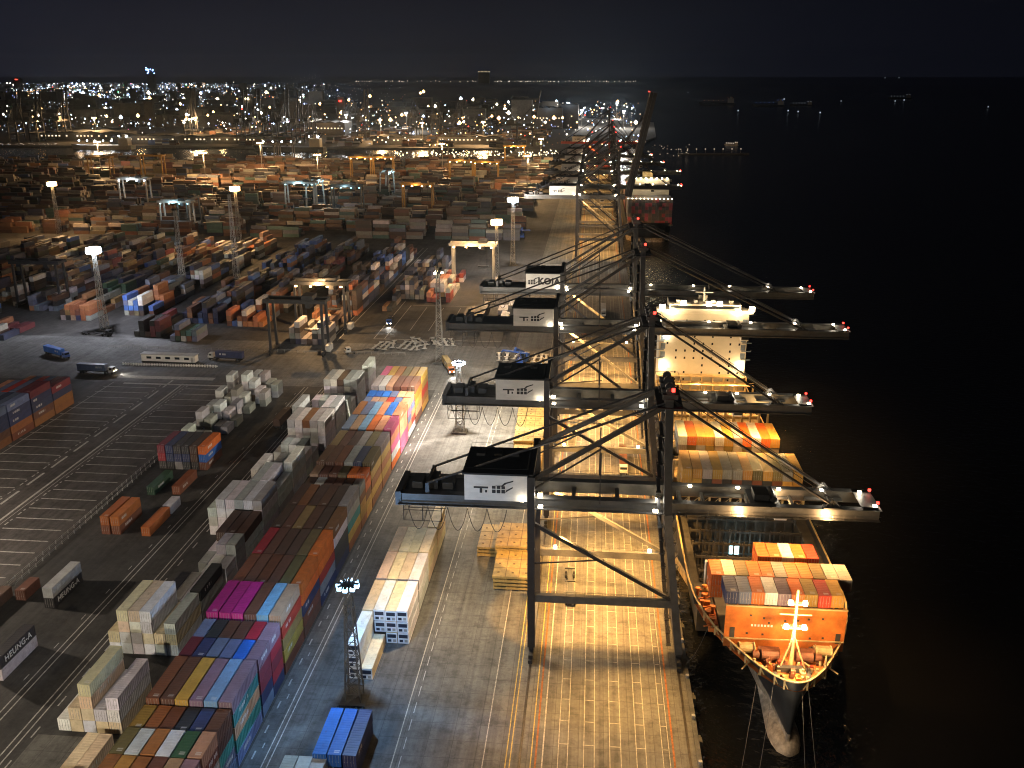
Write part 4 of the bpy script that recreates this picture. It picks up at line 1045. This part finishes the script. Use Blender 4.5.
def gantry(x, y, kind, label, rz=0, light=None, sc=1, pw=9000):
    t = thing('yard_gantry_crane', label, 'gantry crane', (x,y,0), R(rz), 'yard gantry cranes'); t.scale = (sc,sc,sc)
    for n,me in GM[kind]: link(n, me, t)
    if light:
        link('floodlight', GL_[light], t)
        lamp('gantry_floodlight', (11,-5.5,22), pw, {'lampw':(.75,.9,1),'lampo':SODIUM,'lampcy':(.5,.85,1)}[light], t, .6)
    return t
gantry(-138.5,379,'dark','dark yard gantry crane straddling stacks behind the cross road, closest to the camera',light=None)
gantry(-138.5,416,'dark','dark yard gantry crane just behind the closest one',light='lampo',pw=60000)
gantry(-300,452,'dark','dark yard gantry crane beside the blue-white lamp mast',0,None)
for i,(px,py,kind,li,rz,ph) in enumerate([(454,284,'rwhite','lampo',0,'white yard gantry crane glowing beside the orange lamp mast'),(404,214,'yellow','lampo',0,'orange-lit yard gantry crane among the crosswise stacks'),
    (165,232,'rwhite','lampcy',0,'pale yard gantry crane with bluish lamps beside the bare tower'),(185,231,'steel',None,90,'unlit pale yard gantry crane beside the bluish one'),(124,207,'rwhite','lampw',0,'pale yard gantry crane with white lamps on the town side'),
    (288,212,'rwhite','lampcy',0,'pale yard gantry crane with bluish lamps before the basin'),(312,212,'rwhite','lampcy',90,'pale yard gantry crane with bluish lamps, second before the basin'),(334,216,'steel','lampcy',0,'grey yard gantry crane with bluish lamps, last of the bluish trio'),
    (352,180,'yellow','lampo',0,'yellow yard gantry crane close to the basin corner'),(372,180,'yellow','lampo',0,'yellow yard gantry crane beside the one at the basin corner'),(92,180,'yellow',None,0,'yellow yard gantry crane before the bright basin reflection'),(144,178,'yellow',None,0,'yellow yard gantry crane just seaward of the bright basin reflection'),
    (385,200,'rwhite','lampcy',90,'pale yard gantry crane between the yellow pair and the orange one'),(450,184,'yellow','lampo',0,'yellow yard gantry crane under the far lit quay'),(475,186,'red' if 'red' in GM else 'yellow','lampo',0,'yellow yard gantry crane second under the far lit quay'),
    (505,166,'yellow','lampo',0,'tall yellow yard gantry crane beside the orange pole'),(430,163,'steel','lampo',0,'grey yard gantry crane along the far lit quay'),(262,164,'steel',None,0,'grey yard gantry crane standing at the basin edge'),(276,163,'steel',None,0,'second grey yard gantry crane at the basin edge')]):
    x,y = G(px,py); gantry(x,y,kind,ph,rz,li,1.1 if y > 700 else 1, 7000 if i == 0 else 5500)

# ------------------------------------------------------------------ trucks and the portable office
def truck_meshes(cabmat):
    c = MB(); c.box(-1.2,1.2,-2.6,-.6,1.0,3.0); c.box(-1.2,1.2,-3.0,-2.6,1.,1.9); cab = c.mesh('cab', M[cabmat])
    w = MB(); w.box(-1.05,1.05,-2.62,-2.56,2.0,2.8); w.box(-1.22,1.22,-2.2,-1.2,2.,2.7); win = w.mesh('cab_window', M['glass'])
    ch = MB(); ch.box(-.55,.55,-2.8,13.,.85,1.15); ch.box(-1.2,1.2,.6,.9,1.15,1.4); ch.box(-1.2,1.2,12.4,12.8,1.15,1.4); ch.box(-1.2,1.2,6.4,6.8,1.15,1.35); cha = ch.mesh('chassis', M['dark'])
    whe = [('wheel',MB().taper((s*1.2,y,.52),(s*.75,y,.52),.52,.52,12).mesh('wheel',M['tyre'])) for y in (-2.,.9,10.2,11.5) for s in (-1,1)]
    return [('cab',cab),('cab_window',win),('chassis',cha)]+whe+[('headlight',MB().box(s*.85-.22,s*.85+.22,-3.06,-3.,1.15,1.45).mesh('headlight',M['lampc'])) for s in (-1,1)]
TMs = {k:truck_meshes(k) for k in ('rwhite','blue','orange','dark')}
def truck(x, y, rz, cab, label, load=None, lights=False):
    t = thing('terminal_truck', label, 'truck', (x,y,.01), R(rz), 'terminal trucks')
    for n,me in TMs[cab]:
        if n == 'headlight' and not lights: continue
        link(n, me, t)
    if lights: lamp('headlight_beam', (0,-3.3,1.3), 5000, (1,.95,.85), t, .2, 70, (0,-14,0), .6)
    if load:
        o = link('shipping_container', CM[12.19]); a = R(rz)
        o.location = (x-math.sin(a)*.6, y+math.cos(a)*.6, 1.42); o.rotation_euler.z = a; o.color = P[load]+(1,)
        tag(o, '%s container riding on the %s' % (load, label.replace(' with headlights','').replace(' with a blue container','')), 'container', 'containers on trucks')
    return t
truck(-2.8,187.5,2,'dark','dark terminal truck with pale trailer under the closest crane')
truck(-226,362,62,'blue','blue truck with a blue container on the cross road','bright blue')
truck(-262,352,80,'orange','orange-lit truck with headlights furthest towards town on the cross road','tan',True)
truck(-196,343,88,'rwhite','white-cabbed truck with headlights at the end of the dark blue stack','slate blue',True)
truck(-160,366,-95,'rwhite','white-cabbed truck parked beyond the portable office','navy')
truck(-104,380,-60,'rwhite','small white truck near the lane corner past the colourful block')
truck(-226,398,80,'dark','dark truck parked at the foot of the blue-white mast')
truck(6.4,238,0,'blue','blue-cabbed truck under the second crane in the middle lane','grey')
truck(11.4,262,0,'rwhite','white truck waiting behind the second crane','chestnut brown')
truck(1.9,318,0,'rwhite','white truck between the third and second cranes')
truck(-2.7,420,0,'orange','orange truck far along the apron lanes','dark orange')
truck(6.6,455,0,'rwhite','white truck far along the apron lanes','light grey')
for x,y,rz,cab,lab,ld in ((-296,372,92,'rwhite','white truck with headlights crossing past the red stack','rust brown'),(-106.4,300,180,'dark','dark truck with headlights in the dark lane beside the jumbled heap','dark brown'),
    (-56.5,356,20,'orange','orange truck turning off the road end of the colourful block','khaki'),(-27,330,4,'rwhite','white truck with headlights beside the third crane tail','navy'),(-98,430,8,'blue','blue truck with headlights on the lined open ground',None)):
    truck(x,y,rz,cab,lab,ld,True)
of = MB().box(-12,12,-1.6,1.6,.5,3.4).mesh('wall', M['house'])
t = thing('portable_office', 'long white portable office with dark windows on the cross road', 'portable cabin', (-178,361,0), R(-2))
w_ = link('wall', of, t); MB().box(-12.3,12.3,-1.9,1.9,3.4,3.65).build('roof', M['mast'], t)
for i in range(5): MB().box(-9.6+i*4.2,-7.4+i*4.2,-1.64,-1.58,1.6,2.6).build('window', M['glass'], w_)
MB().box(10.2,11.2,-1.64,-1.58,.5,2.6).build('door', M['mast'], w_)
MB().box(-12,12,-1.5,1.5,0,.5).build('base', M['dark'], t)
fr = MB()
for i in range(36): fr.box(-196+i*1.15,-195.5+i*1.15,354.6,355.,0,1.1)
fr.box(-196,-154.6,354.7,354.9,.5,.75); tag(fr.build('barrier', M['house']), 'low striped barrier of pale posts before the portable office', 'barrier')
fr = MB()
for x in (-137.3,-135.6):
    fr.path([(x,150,.8),(x,266,.8)],.09,4); fr.path([(x,150,.4),(x,266,.4)],.07,4)
    for i in range(40): fr.box(x-.09,x+.09,150+i*2.95,150.2+i*2.95,0,.95)
tag(fr.build('guard_rail', M['mast']), 'long double guard rail between the parking lot and the dark lanes', 'guard rail')
fr = MB()
for i in range(46): fr.tube((-215+i*3,379,0),(-215+i*3,379,1.3),.07,4)
fr.path([(-215,379,1.25),(-80,379,1.25)],.06,4); fr.path([(-215,379,.7),(-80,379,.7)],.05,4)
tag(fr.build('fence', M['mast']), 'low rail fence along the far side of the cross road', 'fence')
cl = MB(); cl.path([(-46.8,143.4,1.),(-40.6,143.4,1.)],.05,4)
for i in range(11): cl.box(-46.8+i*.6,-46.5+i*.6,142.9,143.9,0,1.2+.3*(i%2))
tag(cl.build('spreader_rack', M['dark']), 'low dark rack of lifting gear at the foot of the bluish mast', 'rack')
# empty trailers piled on the open ground past the colourful block
tr = MB()
tr.box(-.5,.5,0,12,.9,1.2); tr.box(-1.2,1.2,.2,.5,1.,1.3); tr.box(-1.2,1.2,11.6,11.9,1.,1.3); tr.box(-1.2,1.2,5.8,6.2,1.,1.3)
TRM = tr.mesh('trailer', M['mast'])
tw = MB()
for y in (9,10.3):
    tw.box(-.4,.4,8.8,10.5,.45,.55); tw.tube((-1.2,y,.5),(1.2,y,.5),.12,6)
    for s in (-1,1): tw.taper((s*1.2,y,.5),(s*.75,y,.5),.5,.5,10)
TWM = tw.mesh('wheel_set', M['tyre'])
rt_ = random.Random(4)
for g,(x0,y0,nx,ph) in enumerate(((-96,385,9,'beside the open lane corner'),(-78,392,7,'amid the open ground'),(-66,424,6,'behind the lattice mast'),(-36,330,8,'beside the third crane house'),(-38,372,8,'under the fourth crane tail'))):
    for i in range(nx):
        o = link('trailer', TRM, None, (x0+i*2.9,y0+rt_.uniform(-2,2),0.01)); o.rotation_euler.z = R(rt_.uniform(-12,12)+25*(g%2)); link('wheel_set', TWM, o)
        tag(o, 'empty grey container trailer, %s from town in the row %s' % (ORD[i+1],ph), 'trailer', 'empty trailers')
# reach stacker below the second crane tail and the blue machine further on
def stacker(x, y, rz, mat, label):
    t = thing('reach_stacker', label, 'reach stacker', (x,y,0), R(rz))
    MB().box(-1.6,1.6,-3.5,3.5,.9,2.4).box(-1.5,1.5,2.,3.6,2.4,3.2).build('chassis', M[mat], t)
    MB().box(-.8,.8,-.4,1.2,2.4,4.2).build('cab', M['glass'], t)
    b = MB(); b.bar((0,3,3.4),(0,-7.5,8.6),.8,1.); b.bar((-.9,-2.6,2.4),(-.3,-4.4,6.6),.3); b.bar((.9,-2.6,2.4),(.3,-4.4,6.6),.3); b.build('boom', M[mat], t)
    MB().box(-5.8,5.8,-8.2,-7.2,6.9,7.4).box(-.5,.5,-8,-7.2,7.4,8.4).box(-6,-5.6,-8.9,-6.5,6.5,7).box(5.6,6,-8.9,-6.5,6.5,7).build('spreader', M[mat], t)
    for yy in (-2.8,2.6):
        for s in (-1,1): MB().taper((s*2.1,yy,.85),(s*1.3,yy,.85),.85,.85,14).build('wheel', M['tyre'], t)
stacker(-28,372,-20,'blue','bright blue reach stacker between the second and third cranes')
x,y = G(522,238); stacker(x,y,5,'blue','bright blue reach stacker beside the tall white mast')

# ------------------------------------------------------------------ the rest of the yard
ry = random.Random(21)
YP = ['dark brown','chestnut brown','charcoal','dark brown','rust brown','dark brown','chestnut brown','orange brown','dark orange','ochre','navy','slate blue','navy','grey','light grey','white','charcoal','grey','navy','bright blue','dark green','tan','maroon','light grey','olive']
def yard_block(x0, y0, nc, nb, along_y=True, hmax=5, fill=.86, pal=YP, L=12.19):
    hh = [[max(0,min(hmax,int(ry.gauss(hmax*.72,1.2)))) for c in range(nc)] for b in range(nb)]
    for b in range(nb):
        base = ry.choice(pal)
        if ry.random() > fill: continue
        for c in range(nc):
            h = hh[b][c]
            for t in range(h):
                inner = t < h-1 and 0 < c < nc-1 and b > 0 and hh[b-1][c] > t
                if inner: continue
                rest.cur = tint(base if ry.random() < .5 else ry.choice(pal), ry, .9 if y0 < 640 else .6, .3 if y0 < 640 else .45)  # near blocks tinted brighter as if well lit, farther ones dimmer
                if along_y:
                    X, Y = x0+c*2.62, y0+b*12.75; rest.box(X,X+2.34,Y,Y+L,2.6*t+.04,2.6*t+2.57)
                else:
                    X, Y = x0+b*12.75, y0+c*2.62; rest.box(X,X+L,Y,Y+2.34,2.6*t+.04,2.6*t+2.57)
# blocks running away from the camera, either side of the gantry lanes
BW = ['white','light grey','bright blue','slate blue','bright orange','dark orange','white','rust brown','navy']
DK = ['charcoal','dark green','navy','dark brown','grey']
yard_block(-135.6,392,7,1,True,4,1,DK+['light grey','charcoal'])
yard_block(-135.6,406,6,3,True,3,1,['orange brown','tan','dark brown','grey'])
yard_block(-136,446,7,13,True,5,.95,['white','light grey','navy','slate blue','bright orange','rust brown','charcoal','bright blue','dark brown'])
yard_block(-176,420,7,2,True,4,1,BW); yard_block(-170,448,6,14,True,4,.9)
yard_block(-192,392,7,1,True,3,1,['dark green','slate blue','light grey','rust brown','teal']); yard_block(-212,398,6,2,True,3,.9,['dark brown','maroon','charcoal'])
yard_block(-200,424,7,16,True,4,.92,['navy','charcoal','bright blue','rust brown','navy','orange brown','slate blue'])
for k in range(24):
    x0 = -236-k*27.; ys = 412+ry.uniform(-8,14)+ (0 if k else 22)
    yard_block(x0,ys,6,int((636-ys)/12.75),True,ry.choice([3,4,4,5]),.9)
yard_block(-284,386,6,2,True,2,1); yard_block(-330,372,6,5,True,4,1,['salmon','red','orange brown','slate blue','bright orange','rust brown','dark orange'])
yard_block(-110,456,3,9,True,2,.55); yard_block(-106,484,6,11,True,4,.75,['white','light grey','grey','navy','slate blue','dark brown','tan'])
# low mixed stacks and flat racks by the glowing gantry
yard_block(-88,478,5,5,True,3,.8,['white','bright orange','salmon','red','golden','light grey']); yard_block(-62,424,4,3,True,2,1,['olive','ochre','dark brown']); yard_block(-47,428,4,3,True,2,1,['light grey','tan','grey'])
# crosswise blocks beyond the middle road
for r in range(20):
    y0 = 676+r*31
    for sct in range(6):
        x0 = -470+sct*70+ry.uniform(-4,4)
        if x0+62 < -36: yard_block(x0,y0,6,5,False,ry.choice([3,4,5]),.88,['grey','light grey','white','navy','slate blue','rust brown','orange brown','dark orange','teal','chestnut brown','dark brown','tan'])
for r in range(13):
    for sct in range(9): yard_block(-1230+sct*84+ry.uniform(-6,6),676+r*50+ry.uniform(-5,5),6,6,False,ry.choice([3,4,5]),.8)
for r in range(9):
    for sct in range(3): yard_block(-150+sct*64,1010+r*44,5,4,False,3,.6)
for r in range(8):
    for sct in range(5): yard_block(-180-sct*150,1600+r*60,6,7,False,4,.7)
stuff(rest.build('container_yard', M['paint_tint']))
print('yard faces', len(rest.f))

# ------------------------------------------------------------------ far harbour: cranes, ships, sheds, towers
def px_to(px, y):   # survey: where the sight line through picture column px passes distance y
    X,Y = G(px,200,0); return X/Y*y
def far_crane_meshes(up):
    a = MB(); zg = 36
    for x in (0,26):
        for y in (-8,8): a.bar((x,y,0),(x,y*.9,zg+4),1.6)
        a.bar((x,-8,14),(x,8,14),1.4); 
    for y in (-8,8): a.bar((0,y,16),(26,y,16),1.4); a.bar((26,y,zg),(25,y*.4,66),1.5); a.bar((0,y,zg+2),(25,y*.4,65),1.1)
    b = MB()
    for y in (-3.5,3.5): b.box(-24,30,y-.8,y+.8,zg-1.5,zg+1.5)
    c = MB(); c.box(-18,-4,-5,5,zg+1.5,zg+8)
    d = MB(); ang = R(80 if up else 0)
    for y in (-3.5,3.5):
        d.bar((30,y,zg),(30+56*math.cos(ang),y,zg+56*math.sin(ang)),1.7,2.4); d.bar((25,y*.5,66),(30+40*math.cos(ang),y,zg+40*math.sin(ang)),.5)
    for k in range(8):
        f = 7*k+4; d.bar((30+f*math.cos(ang),-3.5,zg+f*math.sin(ang)),(30+f*math.cos(ang),3.5,zg+f*math.sin(ang)),.8)
    return [('leg_frame',a.mesh('leg_frame',M['dark'])),('girder',b.mesh('girder',M['dark'])),('machinery_house',c.mesh('machinery_house',M['dark'])),('boom',d.mesh('boom',M['dark']))]
FCM = {True:far_crane_meshes(True), False:far_crane_meshes(False)}
for i,(px,y,up,rz,lab) in enumerate([(24,1640,True,95,'at the town side end of the basin'),(44,1660,True,95,'second from the town side edge'),(72,1700,True,100,'third from the town side edge, tilted towards the city lights'),(196,1760,True,90,'alone before the busiest city lights'),
    (247,1640,True,92,'first of the close cluster over the basin'),(260,1680,True,92,'second of the close cluster over the basin'),(273,1650,False,92,'in the close cluster over the basin'),(288,1690,True,92,'third upright one of the close cluster over the basin'),(301,1640,True,92,'tallest of the close cluster over the basin'),(313,1700,False,92,'last of the close cluster over the basin'),
    (352,2000,False,80,'beside the red-lit tower'),(365,1750,True,86,'between the red-lit tower and the orange poles'),(415,1900,False,88,'with a warm-lit portal past the orange poles'),(437,1850,False,92,'beside the reddish lights'),(459,1900,False,88,'in the middle of the far lit quay'),(517,1620,True,0,'black against the far lit quay, closest of the far ones')]):
    Xw = px_to(px,y)
    t = thing('harbour_crane','distant harbour crane, boom %s, %s' % ('raised' if up else 'lowered',lab),'crane',(Xw,y,0),R(rz),'far harbour cranes')
    for n,me in FCM[up]: link(n,me,t)
    if i % 2: 
        f = MB().box(-4,-3,-5.6,-5,44,45).box(12,13,-5.6,-5,35,36).build('floodlight', M['lampo' if i%4==1 else 'lampw'], t)
rf_ = random.Random(8)
# sheds and lit quays of the far harbour
SHED = [(150,1620,120,40,14,'long low warehouse across the basin, behind the moored barge'),(230,1640,150,44,12,'long low warehouse across the basin, below the crane cluster'),(400,1640,90,40,13,'warm-lit warehouse on the far quay, town end'),(470,1660,110,40,13,'long warehouse in the middle of the far lit quay'),
        (548,2150,60,40,46,'pale twin silo block beyond the far quay'),(568,2180,40,30,52,'taller pale silo block beside the twin one'),(330,1900,80,60,24,'boxy warehouse behind the crane cluster'),(90,1700,160,60,14,'dark warehouse at the town side of the basin')]
for px,y,w,d,h,lab in SHED:
    X = px_to(px,y); t = thing('warehouse',lab,'warehouse',(X,y,0),0,'far harbour buildings')
    MB().box(-w/2,w/2,0,d,0,h).build('wall', M['steel'], t)
    r_ = MB()
    for k in range(4): r_._add([(-w/2-1+k*(w+2)/4,-1,h),(-w/2-1+(k+1)*(w+2)/4,-1,h),(-w/2-1+(k+.5)*(w+2)/4,-1,h+3),(-w/2-1+k*(w+2)/4,d+1,h),(-w/2-1+(k+1)*(w+2)/4,d+1,h),(-w/2-1+(k+.5)*(w+2)/4,d+1,h+3)],[(0,1,2),(3,5,4),(0,2,5,3),(1,4,5,2)])
    r_.build('roof', M['black'], t)
    wn = Boxes()
    for k in range(int(w/7)):
        if rf_.random() < .65: wn.box(-w/2+2+k*7,-w/2+5+k*7,-.2,-.02,h*.5,h*.5+2.4)
    many('window', M['win'], t, wn)
    lamp('wall_floodlight', (0,-12,h+8), 18000, SODIUM if px not in (548,568) else COLD, t, 1.)
# harbour vessels
def vessel(px, y, L, lab, rz=90, deck='lampc', hullm='hull', lit=False):
    X = px_to(px,y); t = thing('moored_vessel',lab,'ship',(X,y,-3.5),R(rz),'vessels in the far harbour')
    w = L*.08; m = MB(); m._add([(-w,0,0),(w,0,0),(w,L*.8,0),(0,L*.98,0),(-w,L*.8,0),(-w,0,L*.06),(w,0,L*.06),(w*1.05,L*.8,L*.06),(0,L,L*.075),(-w*1.05,L*.8,L*.06)],[(4,3,2,1,0),(5,6,7,8,9),(0,1,6,5),(1,2,7,6),(2,3,8,7),(3,4,9,8),(4,0,5,9)])
    m.build('hull', M[hullm], t)
    MB().box(-w*.8,w*.8,L*.05,L*.2,L*.06,L*.17).box(-w*.3,w*.3,L*.1,L*.15,L*.17,L*.22).build('bridge_house', M['white'], t)
    dl = Boxes()
    for k in range(7): dl.box(-.8,.8,L*(.08+.13*k)-.8,L*(.08+.13*k)+.8,L*.12+(L*.07 if k<2 else 0),L*.12+1.4+(L*.07 if k<2 else 0))
    many('deck_lamp', M[deck], t, dl)
    if lit: lamp('deck_floodlight', (0,L*.4,L*.3), L*500, (1,.85,.65), t, 1.)
    return t
vessel(140,1545,110,'lit white vessel moored across the basin',90,'lampw','rwhite',True)
vessel(328,1530,120,'dark vessel with bluish deck lights at the basin mouth',90,'lampw','hull',True)
vessel(728,4100,150,'ship with orange deck lights far out on the dark water',90,'dimo')
vessel(776,3900,130,'ship with blue deck lights far out on the dark water',90,'dimb')
vessel(803,4000,90,'ship with white lights beside the blue-lit ship',90,'dimw')
vessel(734,1720,26,'small white launch lying off the jetty end',60,'dimj','rwhite')
vessel(898,5200,120,'faint white-lit ship lying alone towards the open sea',90,'dimw')
# a jetty with lamps running out on the water side
jt = MB(); x0,y0 = px_to(640,1500),1500
for k in range(8):
    x,y = 130+k*14, 1500+k*2
    jt.box(x,x+14.05,y,y+8,-3,-.8); jt.taper((x+7,y+4,-8),(x+7,y+4,-3),.7,.7,8)
JT = tag(jt.build('jetty', M['quaywall']),'long low jetty dotted with lamps on the dark water','jetty')
for k in range(8):
    q = MB().tube((131+k*14,1503+k*2,-.8),(131+k*14,1503+k*2,5),.15,4).build('lamp_post', M['mast'], JT)
    MB().box(130.2+k*14,131.8+k*14,1502.2+k*2,1503.8+k*2,5,6.4).build('lamp', M['dimj'], q)
# distant city: lamps nobody could count, haze dots among them, and a few towers
rc = random.Random(12); cl = MB()
def dot(X, Y, Z, size, c, b):
    cl.cur = tuple(v*b for v in c); s = size*Y/F; s2 = s*.5
    cl._add([(X-s2,Y,Z),(X+s2,Y,Z),(X,Y+s2,Z),(X,Y,Z+s2*1.3),(X,Y-s2,Z),(X,Y,Z-s2*.8)],[(0,4,3),(4,1,3),(1,2,3),(2,0,3),(4,0,5),(1,4,5),(2,1,5),(0,2,5)])
def lampcol(blue):
    r = rc.random()
    if r < blue: return (.6,.78,1.)
    if r < blue+.12: return (.35,.45,1.)
    if r < blue+.4: return (1.,.9,.75)
    if r < .97: return (1.,.5,.18)
    return rc.choice([(1,.08,.05),(.2,1,.4),(1,.2,.6)])
for k in range(1500):                                     # the city on the town side
    py = 84+abs(rc.gauss(0,1))*20 if rc.random() < .6 else rc.uniform(86,135)
    px = rc.triangular(-15,345,60) if py < 110 else rc.uniform(-10,300)
    if py > 140: continue
    z = rc.uniform(3,24); X,Y = G(px,max(py,81.5),0)
    dot(X,Y,z,rc.choice([.7,.9,1.1,1.6]),lampcol(.55),rc.choice([.6,1,1.6,3,6.,16.])*rc.uniform(.5,1.3))
for k in range(2600):  # dim dots added to imitate bluish haze glowing over the city
    px = rc.triangular(-15,420,40); X,Y = G(px,max(81.5,84+abs(rc.gauss(0,1))*24),0); dot(X,Y,rc.uniform(3,20),.8,lampcol(.55),rc.uniform(.15,.6))
for k in range(120):                                     # main road on the town side
    px = rc.uniform(10,75); X,Y = G(px,97-(px)*.11+rc.gauss(0,.8),0); dot(X,Y,10,1.1,(1,.55,.25),rc.uniform(.8,2.4))
for k in range(70): X,Y = G(rc.uniform(160,225),rc.gauss(85.5,1.6)+1,0); dot(X,Y,10,1.2,rc.choice([(.6,.8,1),(1,.6,.3)]),rc.uniform(.5,2.))
for k in range(900):                                     # the working harbour below it
    px = rc.uniform(200,640) if rc.random() < .75 else rc.uniform(0,640); py = rc.uniform(96 if px < 330 else 107,150) if px < 560 else rc.uniform(109,150)
    if px < 350 and 139 < py: continue
    X,Y = G(px,py,0); z = rc.uniform(4,34)
    if Y < 1560 and px < 350: continue
    dot(X,Y,z,rc.choice([.8,1.1,1.5]),lampcol(.2 if px < 480 else .35),rc.choice([.6,1,2,4.,14.]))
for k in range(150):                                     # lit quay edge across the yard
    px = rc.uniform(395,560); X,Y = G(px,158+rc.gauss(0,1.2),0); dot(X,Y,rc.uniform(3,9),1.5,(1,.85,.55),rc.uniform(1,5))
for k in range(70):                                      # the strongest floodlights of the far harbour
    px = rc.uniform(0,345) if k < 34 else rc.uniform(345,640); py = rc.uniform(96,140) if px < 480 else rc.uniform(110,140)
    X,Y = G(px,py,0); dot(X,Y,30,rc.choice([2.4,3.,3.8]),rc.choice([(1,.55,.2),(1,.55,.2),(.7,.85,1.),(1,.85,.6)]),14)
for k in range(46): X,Y = G(rc.uniform(0,60),146.5+rc.gauss(0,.5),0); dot(X,Y,4,.9,(1,.8,.6),rc.uniform(.2,.7))
for k in range(95):                                      # the far shore across the bay
    px = rc.uniform(362,640); dot(px_to(px,15000),15000,rc.uniform(2,16)+12,.9,(1,.88,.75),rc.uniform(.5,2.))
for k in range(60): px = rc.uniform(300,330) if k%2 else rc.uniform(470,600); dot(px_to(px,14800),14800,rc.uniform(20,130),.8,(.9,.92,1),rc.uniform(.08,.25))
for px,py,b in ((738,112,1),(784,100,.8),(820,114,1.2),(788,112,1),(798,113,.9),(841,102,.3),(895,102,.5),(904,101,.6),(988,108,.5),(688,93,.3),(885,78,.2),(899,78,.2)):
    X,Y = G(px,max(py,77.5),0); dot(X,Y,4,1.3,(.7,.85,1),b)
for k in range(26): X,Y = G(rc.uniform(640,690),152+rc.gauss(0,4),0); dot(X,Y,3,1.1,(1,.8,.6),rc.uniform(.2,.9))
stuff(cl.build('city_lamps_and_haze', M['lampt'])); 
cb = MB()
for k in range(520):
    px = rc.uniform(-20,330) if k % 4 else rc.uniform(330,560); X,Y = G(px,rc.uniform(84,128) if px < 330 else rc.uniform(108,126),0); s = rc.uniform(10,34)
    cb.box(X-s,X+s,Y,Y+s,-.3,rc.uniform(6,40)*(1.6 if rc.random()<.15 else 1))
stuff(cb.build('city_buildings', M['far']))
for px,y,h,w,k_,lab in ((165,6800,150,26,'lampb','slim dark tower with blue lights on its top, above the city'),(36,7000,90,30,'lampr','squat tower with a pinkish red sign at the town side'),(485,14000,165,80,'win','faint wide tower on the far shore across the bay'),(346,2300,60,10,'lampr','tower with a red lamp on top at the harbour'),(256,2500,60,14,'lampc','pale slender water tower shape by the cranes')):
    X = px_to(px,y); t = thing('tower',lab,'tower',(X,y,0)); MB().box(-w,w,0,w,0,h).box(-w*.7,w*.7,w*.1,w*.8,h,h*1.08).build('wall', M['far'], t)
    l = Boxes()
    if k_ == 'lampb':
        for q in range(12): a,b_ = rc.uniform(-w*1.3,w*1.3), rc.uniform(h*.82,h*1.12); l.box(a-3,a+3,-4,-1,b_-3,b_+3)
    elif k_ == 'win':
        for q in range(9): l.box(-w+q*20,-w+q*20+8,-4,-1,h-8,h)
    else: l.box(-w*.3,w*.3,-3,-1,h*.9,h*.96)
    many('roof_lamp', M[k_], t, l)

# ------------------------------------------------------------------ sea haze
HAZE = MB().box(-15500,15500,-1900,15600,-9,420).build('haze', None)
hm = bpy.data.materials.new('haze'); hm.use_nodes = True; hn = hm.node_tree; hn.nodes.clear()
pv = N(hn,'ShaderNodeVolumePrincipled'); pv.inputs['Color'].default_value = (.62,.8,1.,1); pv.inputs['Density'].default_value = .000018; pv.inputs['Anisotropy'].default_value = .8
ho_ = N(hn,'ShaderNodeOutputMaterial'); hn.links.new(pv.outputs[0], ho_.inputs['Volume']); HAZE.data.materials.append(hm); stuff(HAZE)

# ------------------------------------------------------------------ night sky, exposure
w = bpy.data.worlds.new('World'); scn.world = w; w.use_nodes = True; nt = w.node_tree; bg = nt.nodes['Background']
tc = N(nt,'ShaderNodeTexCoord'); sp = N(nt,'ShaderNodeSeparateXYZ'); nt.links.new(tc.outputs['Generated'], sp.inputs[0])
c1 = ramp(nt, sp.outputs['Z'], [(.0,(.0078,.0088,.0158)),(.09,(.0056,.0063,.0118)),(.35,(.0036,.004,.0076))])
side = N(nt,'ShaderNodeMapRange'); side.inputs['From Min'].default_value = -.55; side.inputs['From Max'].default_value = .45
side.inputs['To Min'].default_value = 1.35; side.inputs['To Max'].default_value = .36
nt.links.new(sp.outputs['X'], side.inputs['Value'])
nt.links.new(mix(nt, c1, side.outputs[0], 1., 'MULTIPLY'), bg.inputs['Color']); bg.inputs['Strength'].default_value = 1.
scn.view_settings.view_transform = 'Standard'; scn.view_settings.look = 'None'; scn.view_settings.exposure = 0; scn.view_settings.gamma = 1
scn.render.engine = 'CYCLES'
cy = scn.cycles; cy.use_denoising = True; cy.max_bounces = 5; cy.diffuse_bounces = 2; cy.glossy_bounces = 3; cy.transmission_bounces = 2
cy.filter_width = 1.1; cy.sample_clamp_indirect = 3; cy.sample_clamp_direct = 0; cy.caustics_reflective = False; cy.caustics_refractive = False
try: cy.denoiser = 'OPENIMAGEDENOISE'; cy.use_light_tree = True
except Exception as e: print(e)
print('objects', len(bpy.data.objects), 'lights', len(bpy.data.lights))
